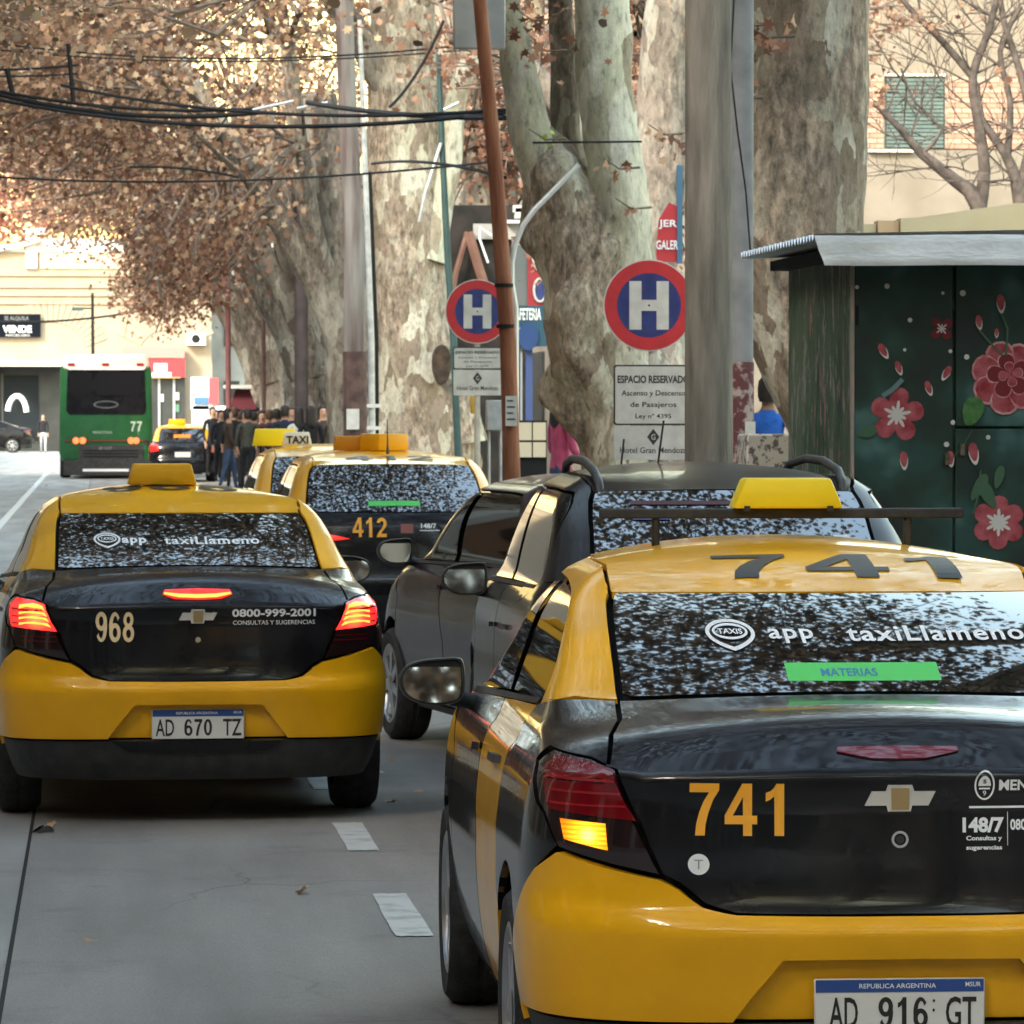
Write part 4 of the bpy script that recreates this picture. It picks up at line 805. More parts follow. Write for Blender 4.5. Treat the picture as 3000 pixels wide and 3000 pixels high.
LV = [G(1100, 2110), G(1150, 2120), G(1120, 2268), G(1225, 2330), G(1140, 2355), G(885, 2625), G(260, 2757), G(885, 2625), G(1130, 2060), G(145, 2420)]
LV += [(rr.uniform(-3, 3.2), rr.uniform(24, 120)) for _ in range(110)] + [(rr.uniform(1.1, 3.2), rr.uniform(20, 45)) for _ in range(26)]
o = leaves('fallen_leaves', np.array([(x, y, .013) for x, y in LV]), np.array([.075 * rr.uniform(.6, 1.2) for _ in LV]), LF3, flat=True); tag(o, 'dry leaves scattered over the road surface', 'leaves', kind='stuff')

# ---------------------------------------------------------------- kiosk with painted flowers
KY = 24.0; KX = 3.90
kio = empty('kiosk', (KX + .9, KY + 1.1, .146)); tag(kio, 'dark green street kiosk painted with red flowers under a corrugated tin roof', 'kiosk')
def kpar(o): o.parent = kio; o.location = -Vector(kio.location); return o
MUR = mat('mural_green', (.01, .03, .022), .55); v = coords(MUR); n1 = N(MUR, 'ShaderNodeTexNoise', Scale=2.4, Detail=3); L(MUR, v, n1.inputs[0]); r1 = ramp(MUR, n1.outputs[0], [(.36, (.006, .014, .014)), (.50, (.009, .032, .022)), (.60, (.015, .06, .05)), (.72, (.07, .16, .15)), (.82, (.2, .3, .3))]); L(MUR, r1.outputs[0], bsdf(MUR).inputs['Base Color'])
SCR = mat('scratched_paint', (.1, .1, .08), .75)
def _ns(sc, st, lo, hi, d=10): v = coords(SCR, st); n = N(SCR, 'ShaderNodeTexNoise', Scale=sc, Detail=d, Roughness=.7); L(SCR, v, n.inputs[0]); return n, ramp(SCR, n.outputs[0], [(lo, (0,) * 3), (hi, (1,) * 3)])
def _mx(f, a, b):
    x = N(SCR, 'ShaderNodeMixRGB'); L(SCR, f, x.inputs[0])
    for i, c in ((1, a), (2, b)):
        if isinstance(c, tuple): x.inputs[i].default_value = (*c, 1)
        else: L(SCR, c, x.inputs[i])
    return x.outputs[0]
g0, r0_ = _ns(2.2, (1, 1, .5), .42, .58); c0 = _mx(r0_.outputs[0], (.022, .065, .034), (.085, .125, .075))
g1, r1_ = _ns(7, (1, 1, .42), .54, .58); c1 = _mx(r1_.outputs[0], c0, (.20, .20, .17)); g2, r2_ = _ns(5, (2.5, 2.5, .30), .615, .63); c2 = _mx(r2_.outputs[0], c1, (.42, .13, .15)); g3, r3_ = _ns(9, (2.2, 2.2, .28), .63, .65); c3 = _mx(r3_.outputs[0], c2, (.42, .41, .36))
L(SCR, c3, bsdf(SCR).inputs['Base Color']); bp = N(SCR, 'ShaderNodeBump', Strength=.4, Distance=.01); L(SCR, g1.outputs[0], bp.inputs['Height']); L(SCR, bp.outputs[0], bsdf(SCR).inputs['Normal'])
k = MB(); k.box((KX, KY + .02, .146), (KX + 2.2, KY + 2.25, 2.62)); kpar(k.build('cabin', SCR))
for i, (x0, x1, z0, z1) in enumerate([(KX + .012, KX + .532, .25, 2.60), (KX + .545, KX + 1.2, 1.72, 2.60), (KX + .545, KX + 1.2, .25, 1.708), (KX + 1.21, KX + 1.9, .25, 2.60)]):
    k = MB(); k.box((x0, KY - .012, z0), (x1, KY + .018, z1)); o = kpar(k.build('door_panel', MUR)); bevel(o, .004, 1)
k = MB(); k.box((KX - .006, KY - .016, .2), (KX + .010, KY + .03, 2.62)); kpar(k.build('corner_strip', noisy('pinkish_worn', (.4, .3, .26), (.25, .28, .22), 9)))
TIN = noisy('galvanised_tin', (.62, .65, .65), (.82, .85, .85), 5, .45, .2, stretch=(.6, 6, 1), metal=.3)
k = MB(); n_ = 34; vs_ = []; 
for i, y in enumerate(np.linspace(KY - .32, KY + 2.45, 150)):
    for x, dz in ((KX - .25, 0), (KX + 2.5, .06)): vs_.append((x, y, 2.69 + dz + .018 * math.cos(i * 2 * PI / 5.5)))
k.add(vs_, [(2 * i, 2 * i + 1, 2 * i + 3, 2 * i + 2) for i in range(149)]); vs2 = [(x, y, z + .006) for x, y, z in vs_]; k.add(vs2, [(2 * i, 2 * i + 2, 2 * i + 3, 2 * i + 1) for i in range(149)]); k.build('roof_sheet', TIN, None, 60); kpar(bpy.context.scene.objects['roof_sheet'])
k = MB(); vv = []
for j, (dy, dz) in enumerate(((-.32, 2.705), (-.335, 2.66), (-.332, 2.62), (-.35, 2.585), (-.345, 2.55))):
    for i in range(13): x = KX - .25 + 2.7 * i / 12; vv.append((x + (.05 * j / 4 if i == 0 else 0), KY + dy + .004 * math.sin(i * 3 + j), dz + .02 * i / 12 * (1 if j < 2 else .4) + .002 * math.sin(i * 5)))
k.add(vv, [(j * 13 + i, (j + 1) * 13 + i, (j + 1) * 13 + i + 1, j * 13 + i + 1) for j in range(4) for i in range(12)]); kpar(k.build('roof_edge', TIN, None, 60))
k = MB(); k.box((KX - .1, KY - .2, 2.60), (KX + 2.3, KY + 2.3, 2.655)); kpar(k.build('roof_frame', VOID))
PETR = noisy('petal_red', (.26, .012, .022), (.50, .13, .15), 16, .6, lo=.3, hi=.75); PETD = mat('petal_dark', (.17, .008, .015), .6); PETP = noisy('petal_pink', (.45, .12, .14), (.62, .38, .38), 22, .6); PW = mat('petal_white', (.62, .62, .58), .6); LEG = noisy('leaf_green_paint', (.03, .12, .03), (.07, .2, .05), 30, .6); STM = mat('stem_green', (.05, .12, .06), .6)
def kq(px, py): s = FPX / (KY - .013); return ((px - 300) / s, 1.8 - (py - 1205) / s)
lay = [0]
def blob(name, pts, m):
    lay[0] += 1; y = KY - .0135 - .00012 * lay[0]
    return kpar(mesh(name, [(x, y, z) for x, z in pts], [tuple(range(len(pts)))], m))
def petal(cx, cz, ang, r0, r1, w, m, name='petal'):
    ca, sa = math.cos(ang), math.sin(ang); P_ = []
    for t in np.linspace(0, 2 * PI, 15)[:-1]:
        a = (r0 + r1) / 2 + (r1 - r0) / 2 * math.cos(t); b_ = w * math.sin(t) * (.65 + .45 * (math.cos(t) + 1) / 2); P_.append((cx + a * ca - b_ * sa, cz + a * sa + b_ * ca))
    return blob(name, P_, m)
def flower(px, py, r, n_, m, rot=.3, centre=True, rim=False):
    x, z = kq(px, py); r = r / 567
    for i in range(n_):
        a = rot + i * 2 * PI / n_
        if rim: petal(x, z, a, r * .15, r * 1.06, r * .46, PETP)
        petal(x, z, a, r * .1, r, r * .40, m)
    if centre:
        for i in range(n_ * 2): a = rot + i * PI / n_; petal(x, z, a, 0, r * (.52 if i % 2 == 0 else .36), r * .07, PW, 'flower_centre')
flower(2645, 1215, 82, 5, PETR, .2); flower(2778, 960, 38, 4, PETD, .7); flower(2950, 1535, 80, 6, PETR, .5)
x, z = kq(2975, 1105)
flower(2975, 1105, 105, 7, PETR, .1, False, True); flower(2980, 1100, 66, 5, PETD, .5, False, True); flower(2985, 1095, 36, 4, PETR, .2, False, True)
def bud(px, py, l, ang, m=PETR, tip=PW):
    x, z = kq(px, py); a = math.radians(ang); petal(x, z, a, -l / 1134, l / 1134, l / 2000, tip, 'bud'); petal(x + math.cos(a) * l / 4500, z + math.sin(a) * l / 4500, a, -l / 1300, l / 1134, l / 2200, m, 'bud')
for a in ((2605, 1030, 46, 120), (2650, 1080, 40, 110), (2740, 1140, 42, 110), (2790, 1095, 44, 60), (2665, 1355, 50, 95), (2805, 1350, 44, 95), (2875, 1335, 60, 100), (2890, 945, 40, 100), (2955, 890, 52, 95), (2942, 975, 26, 90)): bud(*a)
for a in ((2870, 1205, 90, 70, 22), (2555, 1265, 60, 20, 12), (2915, 1450, 100, 120, 14), (2890, 1430, 90, 60, 12), (2950, 1400, 70, 75, 10)):
    x, z = kq(a[0], a[1]); petal(x, z, math.radians(a[3]), -a[2] / 1134, a[2] / 1134, a[4] / 567 * 1.6, LEG if a[4] > 20 else STM, 'painted_leaf')
def stroke(pts, w, m):
    q = [kq(*p) for p in pts]
    for (a, b), (c, d) in zip(q, q[1:]):
        l = math.hypot(c - a, d - b); nx, nz = -(d - b) / l * w / 1134, (c - a) / l * w / 1134; blob('painted_stem', [(a - nx, b - nz), (c - nx, d - nz), (c + nx, d + nz), (a + nx, b + nz)], m)
stroke([(2890, 965), (2930, 1010), (2960, 1040)], 6, STM); stroke([(2955, 915), (2975, 960), (2970, 1040)], 6, STM); stroke([(2870, 1260), (2845, 1300), (2810, 1345)], 2, STM); stroke([(2660, 1110), (2630, 1140), (2600, 1160)], 14, mat('pale_wash', (.12, .22, .22), .6)); stroke([(2895, 1380), (2890, 1450), (2870, 1510)], 5, STM)
for px, py, r in ((2523, 838, 6), (2613, 835, 8), (2840, 855, 9), (2682, 935, 7), (2803, 1027, 6), (2852, 1044, 8), (2811, 1238, 7), (2792, 1303, 8), (2917, 1282, 7), (2780, 855, 5), (2666, 1023, 5)):
    x, z = kq(px, py); blob('painted_dot', [(x + r / 567 * math.cos(t), z + r / 567 * math.sin(t)) for t in np.linspace(0, 2 * PI, 13)[:-1]], PW)
for i, (x, z) in enumerate([(KX + .50, 1.55), (KX + .58, 1.60)]):
    k = MB(); k.box((x - .012, KY - .035, z - .03), (x + .012, KY - .012, z + .03)); kpar(k.build('padlock' if i else 'hasp', noisy('worn_brass%d' % i, (.10, .08, .05), (.2, .17, .12), 40, .5, metal=.6)))
for z in (.6, 1.4, 2.3): k = MB(); k.tube([(KX + .022, KY - .018, z - .05), (KX + .022, KY - .018, z + .05)], .009, 8); kpar(k.build('hinge', VOID))
# graffiti block behind the SUV
k = MB(); p0 = at(2188, 1272, 26.6); k.box((p0.x, 26.6, .1), (p0.x + .26, 27.0, p0.z)); o = k.build('utility_box', noisy('scribbled_plaster', (.5, .47, .42), (.12, .11, .10), 26, .85, .2, lo=.50, hi=.58)); bevel(o, .01, 1); tag(o, 'pale scribbled utility box on the kerb behind the SUV roof', 'utility box')
# ---------------------------------------------------------------- signs, poles, cables
SRED = noisy('sign_red', (.52, .03, .04), (.42, .03, .035), 12, .5); SBLU = noisy('sign_blue', (.02, .03, .13), (.03, .045, .18), 12, .5); SWH = noisy('sign_white', (.60, .60, .57), (.48, .48, .45), 9, .55)
POSTM = noisy('cream_post', (.6, .58, .5), (.45, .43, .38), 8, .6); GAL = noisy('galvanised_post', (.5, .52, .52), (.33, .35, .35), 8, .5, metal=.4); INK = mat('sign_ink', (.03, .03, .03), .6)
def hsign(name, Y, cx, cy, panels, post, label, small):
    X = xat(cx, Y); Z = zat(cy, Y); r = .30; t = empty(name, (X, Y, .146)); tag(t, label, 'sign', 'hotel parking signs along the kerb')
    def P_(o): o.parent = t; o.location = -Vector(t.location); return o
    def disc(nm, r0, y, th, m, rin=None):
        k = MB(); q = Matrix.Translation((X, y, Z)) @ Matrix.Rotation(PI / 2, 4, 'X'); k.lathe([(rin or .001, 0), (r0, 0), (r0, th), (rin or .001, th)], 48, q); return P_(k.build(nm, m))
    disc('disc_rim', r, Y, .004, SWH); disc('red_ring', r * .97, Y - .0045, .002, SRED, r * .70); disc('blue_disc', r * .70, Y - .0045, .0018, SBLU)
    h = r * 1.05; w = r * .86; b_ = r * .265; k = MB()
    k.prism([(X - w / 2, Z - h / 2), (X - w / 2 + b_, Z - h / 2), (X - w / 2 + b_, Z - b_ * .45), (X + w / 2 - b_, Z - b_ * .45), (X + w / 2 - b_, Z - h / 2), (X + w / 2, Z - h / 2), (X + w / 2, Z + h / 2), (X + w / 2 - b_, Z + h / 2), (X + w / 2 - b_, Z + b_ * .45), (X - w / 2 + b_, Z + b_ * .45), (X - w / 2 + b_, Z + h / 2), (X - w / 2, Z + h / 2)], Y - .0085, Y - .007); o = P_(k.build('letter_h', SWH))
    k = MB(); k.lathe([(.007, 0), (.006, .006), (.001, .007)], 10, Matrix.Translation((X, Y - .0085, Z)) @ Matrix.Rotation(PI / 2, 4, 'X')); P_(k.build('bolt', VOID))
    x0, x1, ya, yb, yc = panels; X0, X1 = xat(x0, Y), xat(x1, Y); Za, Zb, Zc = zat(ya, Y), zat(yb, Y), zat(yc, Y); cxp = (X0 + X1) / 2; W = X1 - X0
    k = MB(); k.prism(rrect(W, Za - Zb, .02, Zb, cxp), Y - .004, Y + .0); P_(k.build('text_panel', INK)); k = MB(); k.prism(rrect(W - .022, Za - Zb - .022, .014, Zb + .011, cxp), Y - .0065, Y - .0045); tp = P_(k.build('text_panel', SWH))
    k = MB(); k.prism(rrect(W - .01, Zb - Zc - .004, .006, Zc, cxp), Y - .004, Y + .0); P_(k.build('hotel_panel', SWH))
    H = Za - Zb
    for s_, f, w_, h_, bo in (('ESPACIO RESERVADO', .76, .90, .13, .035), ('Ascenso y Descenso', .52, .80, .115, .01), ('de Pasajeros', .33, .58, .11, .01), ('Ley nº 4395', .14, .45, .10, .01)):
        P_(flat_text('lettering', s_, W * w_, H * h_, face_cam(cxp, Y - .0075, Zb + H * f), INK, None, bo))
    P_(flat_text('lettering', 'Hotel Gran Mendoza', W * .84, (Zb - Zc) * .17, face_cam(cxp, Y - .005, Zc + (Zb - Zc) * .28), INK, None, .01))
    d = (Zb - Zc) * .24; z_ = Zb - (Zb - Zc) * .34; k = MB(); k.prism([(cxp, z_ - d), (cxp + d * .75, z_), (cxp, z_ + d), (cxp - d * .75, z_)], Y - .0055, Y - .0045); P_(k.build('diamond_emblem', INK)); P_(flat_text('diamond_emblem', 'G', d * .5, d * .7, face_cam(cxp, Y - .006, z_), SWH, None, .01))
    k = MB(); k.tube([(cxp, Y + .03, .14), (cxp, Y + .03, Z + .1)], .028, 12); P_(k.build('post', post, None, 60))
    return t
hsign('parking_sign', 30, 1905, 893, (1800, 2036, 1068, 1246, 1348), POSTM, 'larger round blue and red H sign with text panel, half behind the concrete pole', 0)
hsign('parking_sign', 43, 1398, 912, (1326, 1470, 1016, 1082, 1158), POSTM, 'smaller round H sign with text panel behind the leaning rusty pole', 0)
CPOLE = noisy('weathered_concrete', (.085, .078, .065), (.21, .19, .16), 4.0, .9, .7, bscale=22, detail=14, stretch=(3, 3, .45), bdist=.02, lo=.3, hi=.7)
def pole(name, label, pts, rad, m, n=16, cat='pole', group='poles along the kerb', extra=None):
    pts = [Vector(p) for p in pts]; t = empty(name, (pts[0].x, pts[0].y, .146)); tag(t, label, cat, group)
    k = MB(); k.tube(pts, rad, n); o = k.build('shaft', m, None, 60); o.parent = t; o.location = -Vector(t.location); return t
def sub(t, o): o.parent = t; o.location = -Vector(t.location); return o
Y = 28.3
t = pole('utility_pole', 'tall weathered concrete pole in front of the larger H sign', [(xat(2085, Y), Y, .1), (xat(2082, Y), Y, 3), (xat(2072, Y), Y, 9)], [.155, .145, .13], CPOLE)
Y = 29.4
t = pole('utility_pole', 'grey steel pole with maroon paint low down, just right of the concrete pole', [(xat(2176, Y), Y, .1), (xat(2178, Y), Y, 3), (xat(2180, Y), Y, 9)], [.085, .08, .08], noisy('grey_pole_paint', (.13, .14, .15), (.20, .21, .22), 5, .7, .2))
k = MB(); k.tube([(xat(2176, Y), Y, .12), (xat(2177, Y), Y, zat(1060, Y))], .088, 16); sub(t, k.build('maroon_paint', noisy('flaking_maroon', (.10, .03, .035), (.34, .28, .25), 16, .85, .3, lo=.5, hi=.62), None, 60))
k = MB(); k.box((xat(2185, Y), Y - .11, zat(1305, Y)), (xat(2215, Y), Y - .088, zat(1235, Y))); sub(t, k.build('sticker', SWH))
k = MB(); k.tube([at(2150, 0, 28.9), at(2140, 200, 28.9), at(2160, 380, 28.9), at(2185, 560, 29.1), at(2200, 760, 29.1)], .006, 5); o = k.build('cable', VOID); tag(o, 'thin loose wire hanging down beside the concrete pole', 'cable', 'overhead cables')
RUST = noisy('rusty_steel', (.17, .055, .025), (.28, .11, .055), 4, .85, .4, stretch=(3, 3, .5)); RUSTD = noisy('rusty_steel_low', (.09, .05, .035), (.17, .08, .05), 5, .85, .4)
Y = 38
t = pole('leaning_pole', 'rust brown leaning pole crossing in front of the smaller H sign', [(xat(1512, Y), Y, .1), (xat(1488, Y), Y, zat(1000, Y)), (xat(1452, Y), Y, zat(500, Y)), (xat(1405, Y), Y, zat(0, Y)), (xat(1385, Y), Y, 6.2)], [.075, .068, .062, .055, .05], RUST)
k = MB(); k.box((xat(1478, Y), Y - .10, zat(1248, Y)), (xat(1512, Y), Y - .08, zat(1160, Y))); o = sub(t, k.build('paper_notice', SWH))
for j in range(4): k = MB(); z = zat(1172 + j * 18, Y); k.box((xat(1482, Y), Y - .104, z - .012), (xat(1500 + (j % 2) * 6, Y), Y - .1015, z)); sub(t, k.build('print', INK))
k = MB(); k.box((xat(1326, Y + .3), Y + .2, zat(136, Y)), (xat(1478, Y + .3), Y + .3, zat(-60, Y))); o = sub(t, k.build('sign_back', noisy('grey_sign_back', (.33, .35, .35), (.42, .44, .44), 5, .6))); bevel(o, .01, 1)
for z in (835, 955): k = MB(); k.tube([(xat(1476 + (z - 835) * .04, Y), Y, zat(z, Y) - .015), (xat(1476 + (z - 835) * .04, Y), Y, zat(z, Y) + .015)], .078, 14); sub(t, k.build('clamp', VOID))
# grey cabinet and yellow box between the small sign and the pole
Y = 42
k = MB(); k.box((xat(1425, Y), Y, zat(1262, Y)), (xat(1474, Y), Y + .14, zat(1172, Y))); c_ = k.build('meter_box', GAL); bevel(c_, .01, 1); tag(c_, 'grey meter box on thin legs between the small H sign and rusty pole', 'meter box')
for x in (1434, 1468): k = MB(); k.tube([(xat(x, Y), Y + .07, .146), (xat(x, Y), Y + .07, zat(1262, Y))], .014, 8); k.build('leg', GAL, c_)
k = MB(); k.box((xat(1379, 43.3), 43.3, zat(1212, 43.3)), (xat(1400, 43.3), 43.42, zat(1158, 43.3))); o = k.build('litter_bin', mat('bin_yellow', (.7, .45, .05), .5)); bevel(o, .02, 2); tag(o, 'small yellow box fixed behind the post of the smaller H sign', 'box')
# maroon / grey pole and pale conduit
Y = 66
MAR = noisy('faded_maroon', (.10, .07, .065), (.23, .22, .205), 2.2, .85, .3, stretch=(3, 3, .3)); 
t = pole('utility_pole', 'thick faded maroon and grey pole left of the pale conduit', [(xat(1040, Y), Y, .1), (xat(1035, Y), Y, zat(700, Y)), (xat(1012, Y), Y, zat(200, Y)), (xat(1000, Y), Y, 9)], [.165, .145, .13, .12], MAR)
k = MB(); k.tube([(xat(1040, Y), Y, .12), (xat(1037, Y), Y, zat(1030, Y))], .168, 16); sub(t, k.build('maroon_base', noisy('dark_maroon', (.05, .028, .026), (.12, .07, .06), 6, .85)))
k = MB(); k.box((xat(1011, Y), Y - .22, zat(1258, Y)), (xat(1048, Y), Y - .196, zat(1198, Y))); sub(t, k.build('paper_notice', SWH))
Y = 64.5
t = pole('conduit', 'pale galvanised conduit rising beside the maroon pole', [(xat(1090, Y), Y, .1), (xat(1086, Y), Y, zat(1000, Y)), (xat(1068, Y), Y, zat(500, Y)), (xat(1052, Y), Y, zat(60, Y))], [.05, .045, .04, .03], GAL)
t = pole('conduit', 'black tube drawn as the shadow right behind the pale galvanised conduit', [(xat(1103, 64.8), 64.8, .1), (xat(1100, 64.8), 64.8, zat(1000, Y)), (xat(1080, 64.8), 64.8, zat(500, Y))], .035, VOID)  # black tube stands in for the shadow beside the conduit
for z in (1190, 1255): k = MB(); k.box((xat(1072, Y), Y - .07, zat(z, Y) - .02), (xat(1112, Y), Y - .05, zat(z, Y) + .03)); sub(t, k.build('strap', SWH))
Y = 60
TEAL = noisy('teal_pole_paint', (.018, .05, .05), (.03, .07, .066), 6, .6)
t = pole('street_pole', 'slim teal pole with a pale brace left of the rusty pole', [(xat(1352, Y), Y, .1), (xat(1328, Y), Y, zat(1000, Y)), (xat(1311, Y), Y, zat(760, Y)), (xat(1293, Y), Y, zat(400, Y)), (xat(1284, Y), Y, zat(150, Y))], [.05, .047, .045, .04, .03], TEAL)
k = MB(); k.tube([(xat(1225, Y), Y - .1, zat(650, Y)), (xat(1245, Y), Y - .1, zat(560, Y)), (xat(1290, Y), Y - .05, zat(420, Y))], .022, 8); sub(t, k.build('brace', GAL))
for px, w, top, c1, lab, Yp in ((772, .05, 860, (.16, .09, .07), 'thin brown pole, rightmost of the two thin poles near the crowd', 112), (668, .07, 800, (.14, .05, .05), 'thin maroon pole beside the grey building corner', 120), (882, .14, 880, (.07, .055, .055), 'dark stout pole standing behind the crowd', 96)):
    pole('utility_pole', lab, [(xat(px, Yp), Yp, .1), (xat(px - 3, Yp), Yp, 7)], w, noisy('pole_paint', c1, tuple(x * 1.5 for x in c1), 3, .8))
# curved signal arm
Y = 42.5; k = MB(); P_ = [at(1512, 905, Y), at(1500, 830, Y), at(1500, 770, Y), at(1510, 715, Y), at(1532, 660, Y), at(1565, 615, Y), at(1610, 570, Y), at(1695, 482, Y)]
k.tube([(xat(1514, Y), Y, .14)] + P_, .026, 10); o = k.build('lamp_arm', mat('pale_metal', (.6, .62, .62), .4, .5), None, 60); tag(o, 'pale curved lamp arm reaching up behind the smooth tree limb', 'lamp post')
# lamp post far
Y = 195; t = pole('street_lamp', 'thin dark street lamp standing against the cream building', [(xat(275, Y), Y, .0), (xat(272, Y), Y, zat(860, Y))], [.09, .06], VOID, 8, 'street lamp', 'street lamps')
k = MB(); k.tube([(xat(272, Y), Y, zat(905, Y)), (xat(235, Y), Y, zat(905, Y))], .04, 6); sub(t, k.build('arm', VOID)); k = MB(); k.box((xat(212, Y), Y - .1, zat(912, Y)), (xat(245, Y), Y + .1, zat(902, Y))); sub(t, k.build('lamp_head', TEAL))
# overhead cables
def cable(pa, pb, ya, yb, sag, r, lab='black overhead cable strung across the street in front of the autumn leaves'):
    a = at(*pa, ya); b_ = at(*pb, yb); P_ = [a.lerp(b_, t) - Vector((0, 0, sag * 4 * t * (1 - t))) for t in np.linspace(0, 1, 17)]
    k = MB(); k.tube(P_, r, 5); o = k.build('cable', VOID, None, 60); tag(o, lab, 'cable', 'overhead cables')
CL = ['upper strand of the thick cable bundle, left half only', 'middle strand of the thick cable bundle, left half only', 'thickest strand of the cable bundle, running to the rusty pole', 'short strand joining the cable bundle from the second hanger', 'higher of the two thin cables near the top of the picture', 'lower of the two thin cables near the top of the picture', 'upper of two short stub cables at the left edge', 'lower of two short stub cables at the left edge', 'thin cable crossing below the thick bundle and above the far leaves', 'short drooping wire under the leaves left of the maroon pole', 'thin wire from the conduit to the rusty pole below the bundle', 'long far cable crossing in front of the cream building by the street lamp', 'vertical wire hanger between the stub cables and the bundle', 'curved cable dropping onto the bundle beside the teal pole', 'thin wire wrapped across the smooth pale limb', 'extra strand of the bundle between the maroon pole and rusty pole', 'leftmost vertical wire hanger above the bundle']
for i, (a, b_, ya, yb, s, r) in enumerate([((-60, 255), (760, 318), 58, 56, .12, .022), ((-60, 262), (760, 330), 58, 56, .16, .03), ((-60, 280), (1480, 330), 58, 47, .25, .024), ((180, 250), (1480, 322), 57, 46, .18, .02), ((-60, 120), (1480, 118), 70, 60, .25, .014), ((-60, 140), (1480, 135), 70, 60, .2, .012), ((-60, 205), (230, 190), 60, 60, .02, .016), ((-60, 222), (230, 215), 60, 60, .02, .012), ((-60, 515), (1480, 470), 62, 52, .15, .014), ((380, 490), (700, 520), 62, 62, -.05, .016), ((1090, 480), (1480, 520), 60, 44, -.08, .018), ((-60, 940), (640, 855), 150, 150, .35, .035), ((200, 128), (215, 300), 58, 58, .0, .03), ((1300, 60), (1140, 315), 58, 58, .12, .02), ((1560, 418), (1880, 415), 42.3, 42.3, .0, .010), ((900, 300), (1480, 345), 56, 46, .05, .03), ((20, 200), (40, 290), 58, 58, .0, .035)]):
    cable(a, b_, ya, yb, s, r, CL[i])
for i, (x0, x1, y0, y1) in enumerate([(740, 860, 322, 296), (870, 960, 318, 300), (1300, 1345, 322, 300), (250, 330, 305, 322)]):
    a = at(x0, y0, 56); b_ = at(x1, y1, 56); k = MB(); k.tube([a, b_], .018, 6); o = k.build('cable_splice', GAL if i < 3 else VOID); tag(o, ['pale splice sleeve left of the maroon pole on the cable bundle', 'pale splice sleeve just left of the maroon pole, nearest to it', 'small pale splice sleeve beside the rusty pole on the bundle', 'dark splice sleeve on the left part of the cable bundle'][i], 'cable splice', 'splice sleeves on the cable bundle')
# ================================================================ trees
def bark(name, pal, sc=1.0, rough_amt=.5):
    m = mat(name, pal[0], .9); v = coords(m, (1, 1, .42)); d = N(m, 'ShaderNodeTexNoise', Scale=2.2 * sc, Detail=6); L(m, v, d.inputs[0])
    mx = N(m, 'ShaderNodeMixRGB'); mx.inputs[0].default_value = .30; L(m, v, mx.inputs[1]); L(m, d.outputs['Color'], mx.inputs[2])
    n1 = N(m, 'ShaderNodeTexVoronoi', Scale=6.5 * sc); n1.feature = 'F1'; L(m, mx.outputs[0], n1.inputs[0]); sp = N(m, 'ShaderNodeSeparateColor'); L(m, n1.outputs['Color'], sp.inputs[0])
    r = ramp(m, sp.outputs[0], [(i / len(pal), c) for i, c in enumerate(pal)], 'CONSTANT')
    n2 = N(m, 'ShaderNodeTexNoise', Scale=1.1 * sc, Detail=4); L(m, v, n2.inputs[0]); r2 = ramp(m, n2.outputs[0], [(.44, (0,) * 3), (.54, (1,) * 3)])
    n3 = N(m, 'ShaderNodeTexNoise', Scale=9 * sc, Detail=9, Roughness=.72); L(m, v, n3.inputs[0]); r3 = ramp(m, n3.outputs[0], [(.36, tuple(x * .28 for x in pal[-1])), (.5, pal[-1]), (.62, tuple(min(1, x * 2.0) for x in pal[-1]))])
    x = N(m, 'ShaderNodeMixRGB'); ml = N(m, 'ShaderNodeMath', operation='MULTIPLY'); ml.inputs[1].default_value = rough_amt * 1.3; L(m, r2.outputs[0], ml.inputs[0]); L(m, ml.outputs[0], x.inputs[0]); L(m, r.outputs[0], x.inputs[1]); L(m, r3.outputs[0], x.inputs[2])
    n4 = N(m, 'ShaderNodeTexNoise', Scale=15 * sc, Detail=8, Roughness=.7); L(m, v, n4.inputs[0]); r4 = ramp(m, n4.outputs[0], [(.36, (.50,) * 3), (.45, (.90,) * 3), (.60, (1.08,) * 3), (.7, (1.25,) * 3)]); y = N(m, 'ShaderNodeMixRGB', blend_type='MULTIPLY'); y.inputs[0].default_value = 1; L(m, x.outputs[0], y.inputs[1]); L(m, r4.outputs[0], y.inputs[2])
    L(m, y.outputs[0], bsdf(m).inputs['Base Color']); b = N(m, 'ShaderNodeBump', Strength=1.0, Distance=.06); L(m, n3.outputs[0], b.inputs['Height']); L(m, b.outputs[0], bsdf(m).inputs['Normal']); return m
BARK1 = bark('plane_bark', [(.66, .62, .50), (.40, .34, .25), (.54, .50, .38), (.24, .19, .13), (.30, .235, .175)], 1.5, .60)
BARK2 = bark('smooth_plane_bark', [(.62, .61, .48), (.55, .54, .40), (.66, .64, .52), (.46, .44, .32), (.34, .29, .21)], .9, .25)
BARK3 = bark('grey_plane_bark', [(.40, .375, .31), (.28, .255, .205), (.34, .31, .25), (.24, .20, .16), (.18, .145, .115)], 1.1, .65)
TWIG = noisy('twig_bark', (.10, .07, .05), (.17, .13, .10), 5, .9)
def spline(P_, R, st=.25):
    P_ = [Vector(p) for p in P_]; o, r = [], []
    for i in range(len(P_) - 1):
        a, b, c, d = P_[max(i - 1, 0)], P_[i], P_[i + 1], P_[min(i + 2, len(P_) - 1)]; n = max(2, int((c - b).length / st))
        for j in range(n):
            t = j / n; o.append(.5 * ((2 * b) + (c - a) * t + (2 * a - 5 * b + 4 * c - d) * t * t + (3 * b - a - 3 * c + d) * t ** 3)); r.append(R[i] + (R[i + 1] - R[i]) * t)
    return o + [P_[-1]], r + [R[-1]]
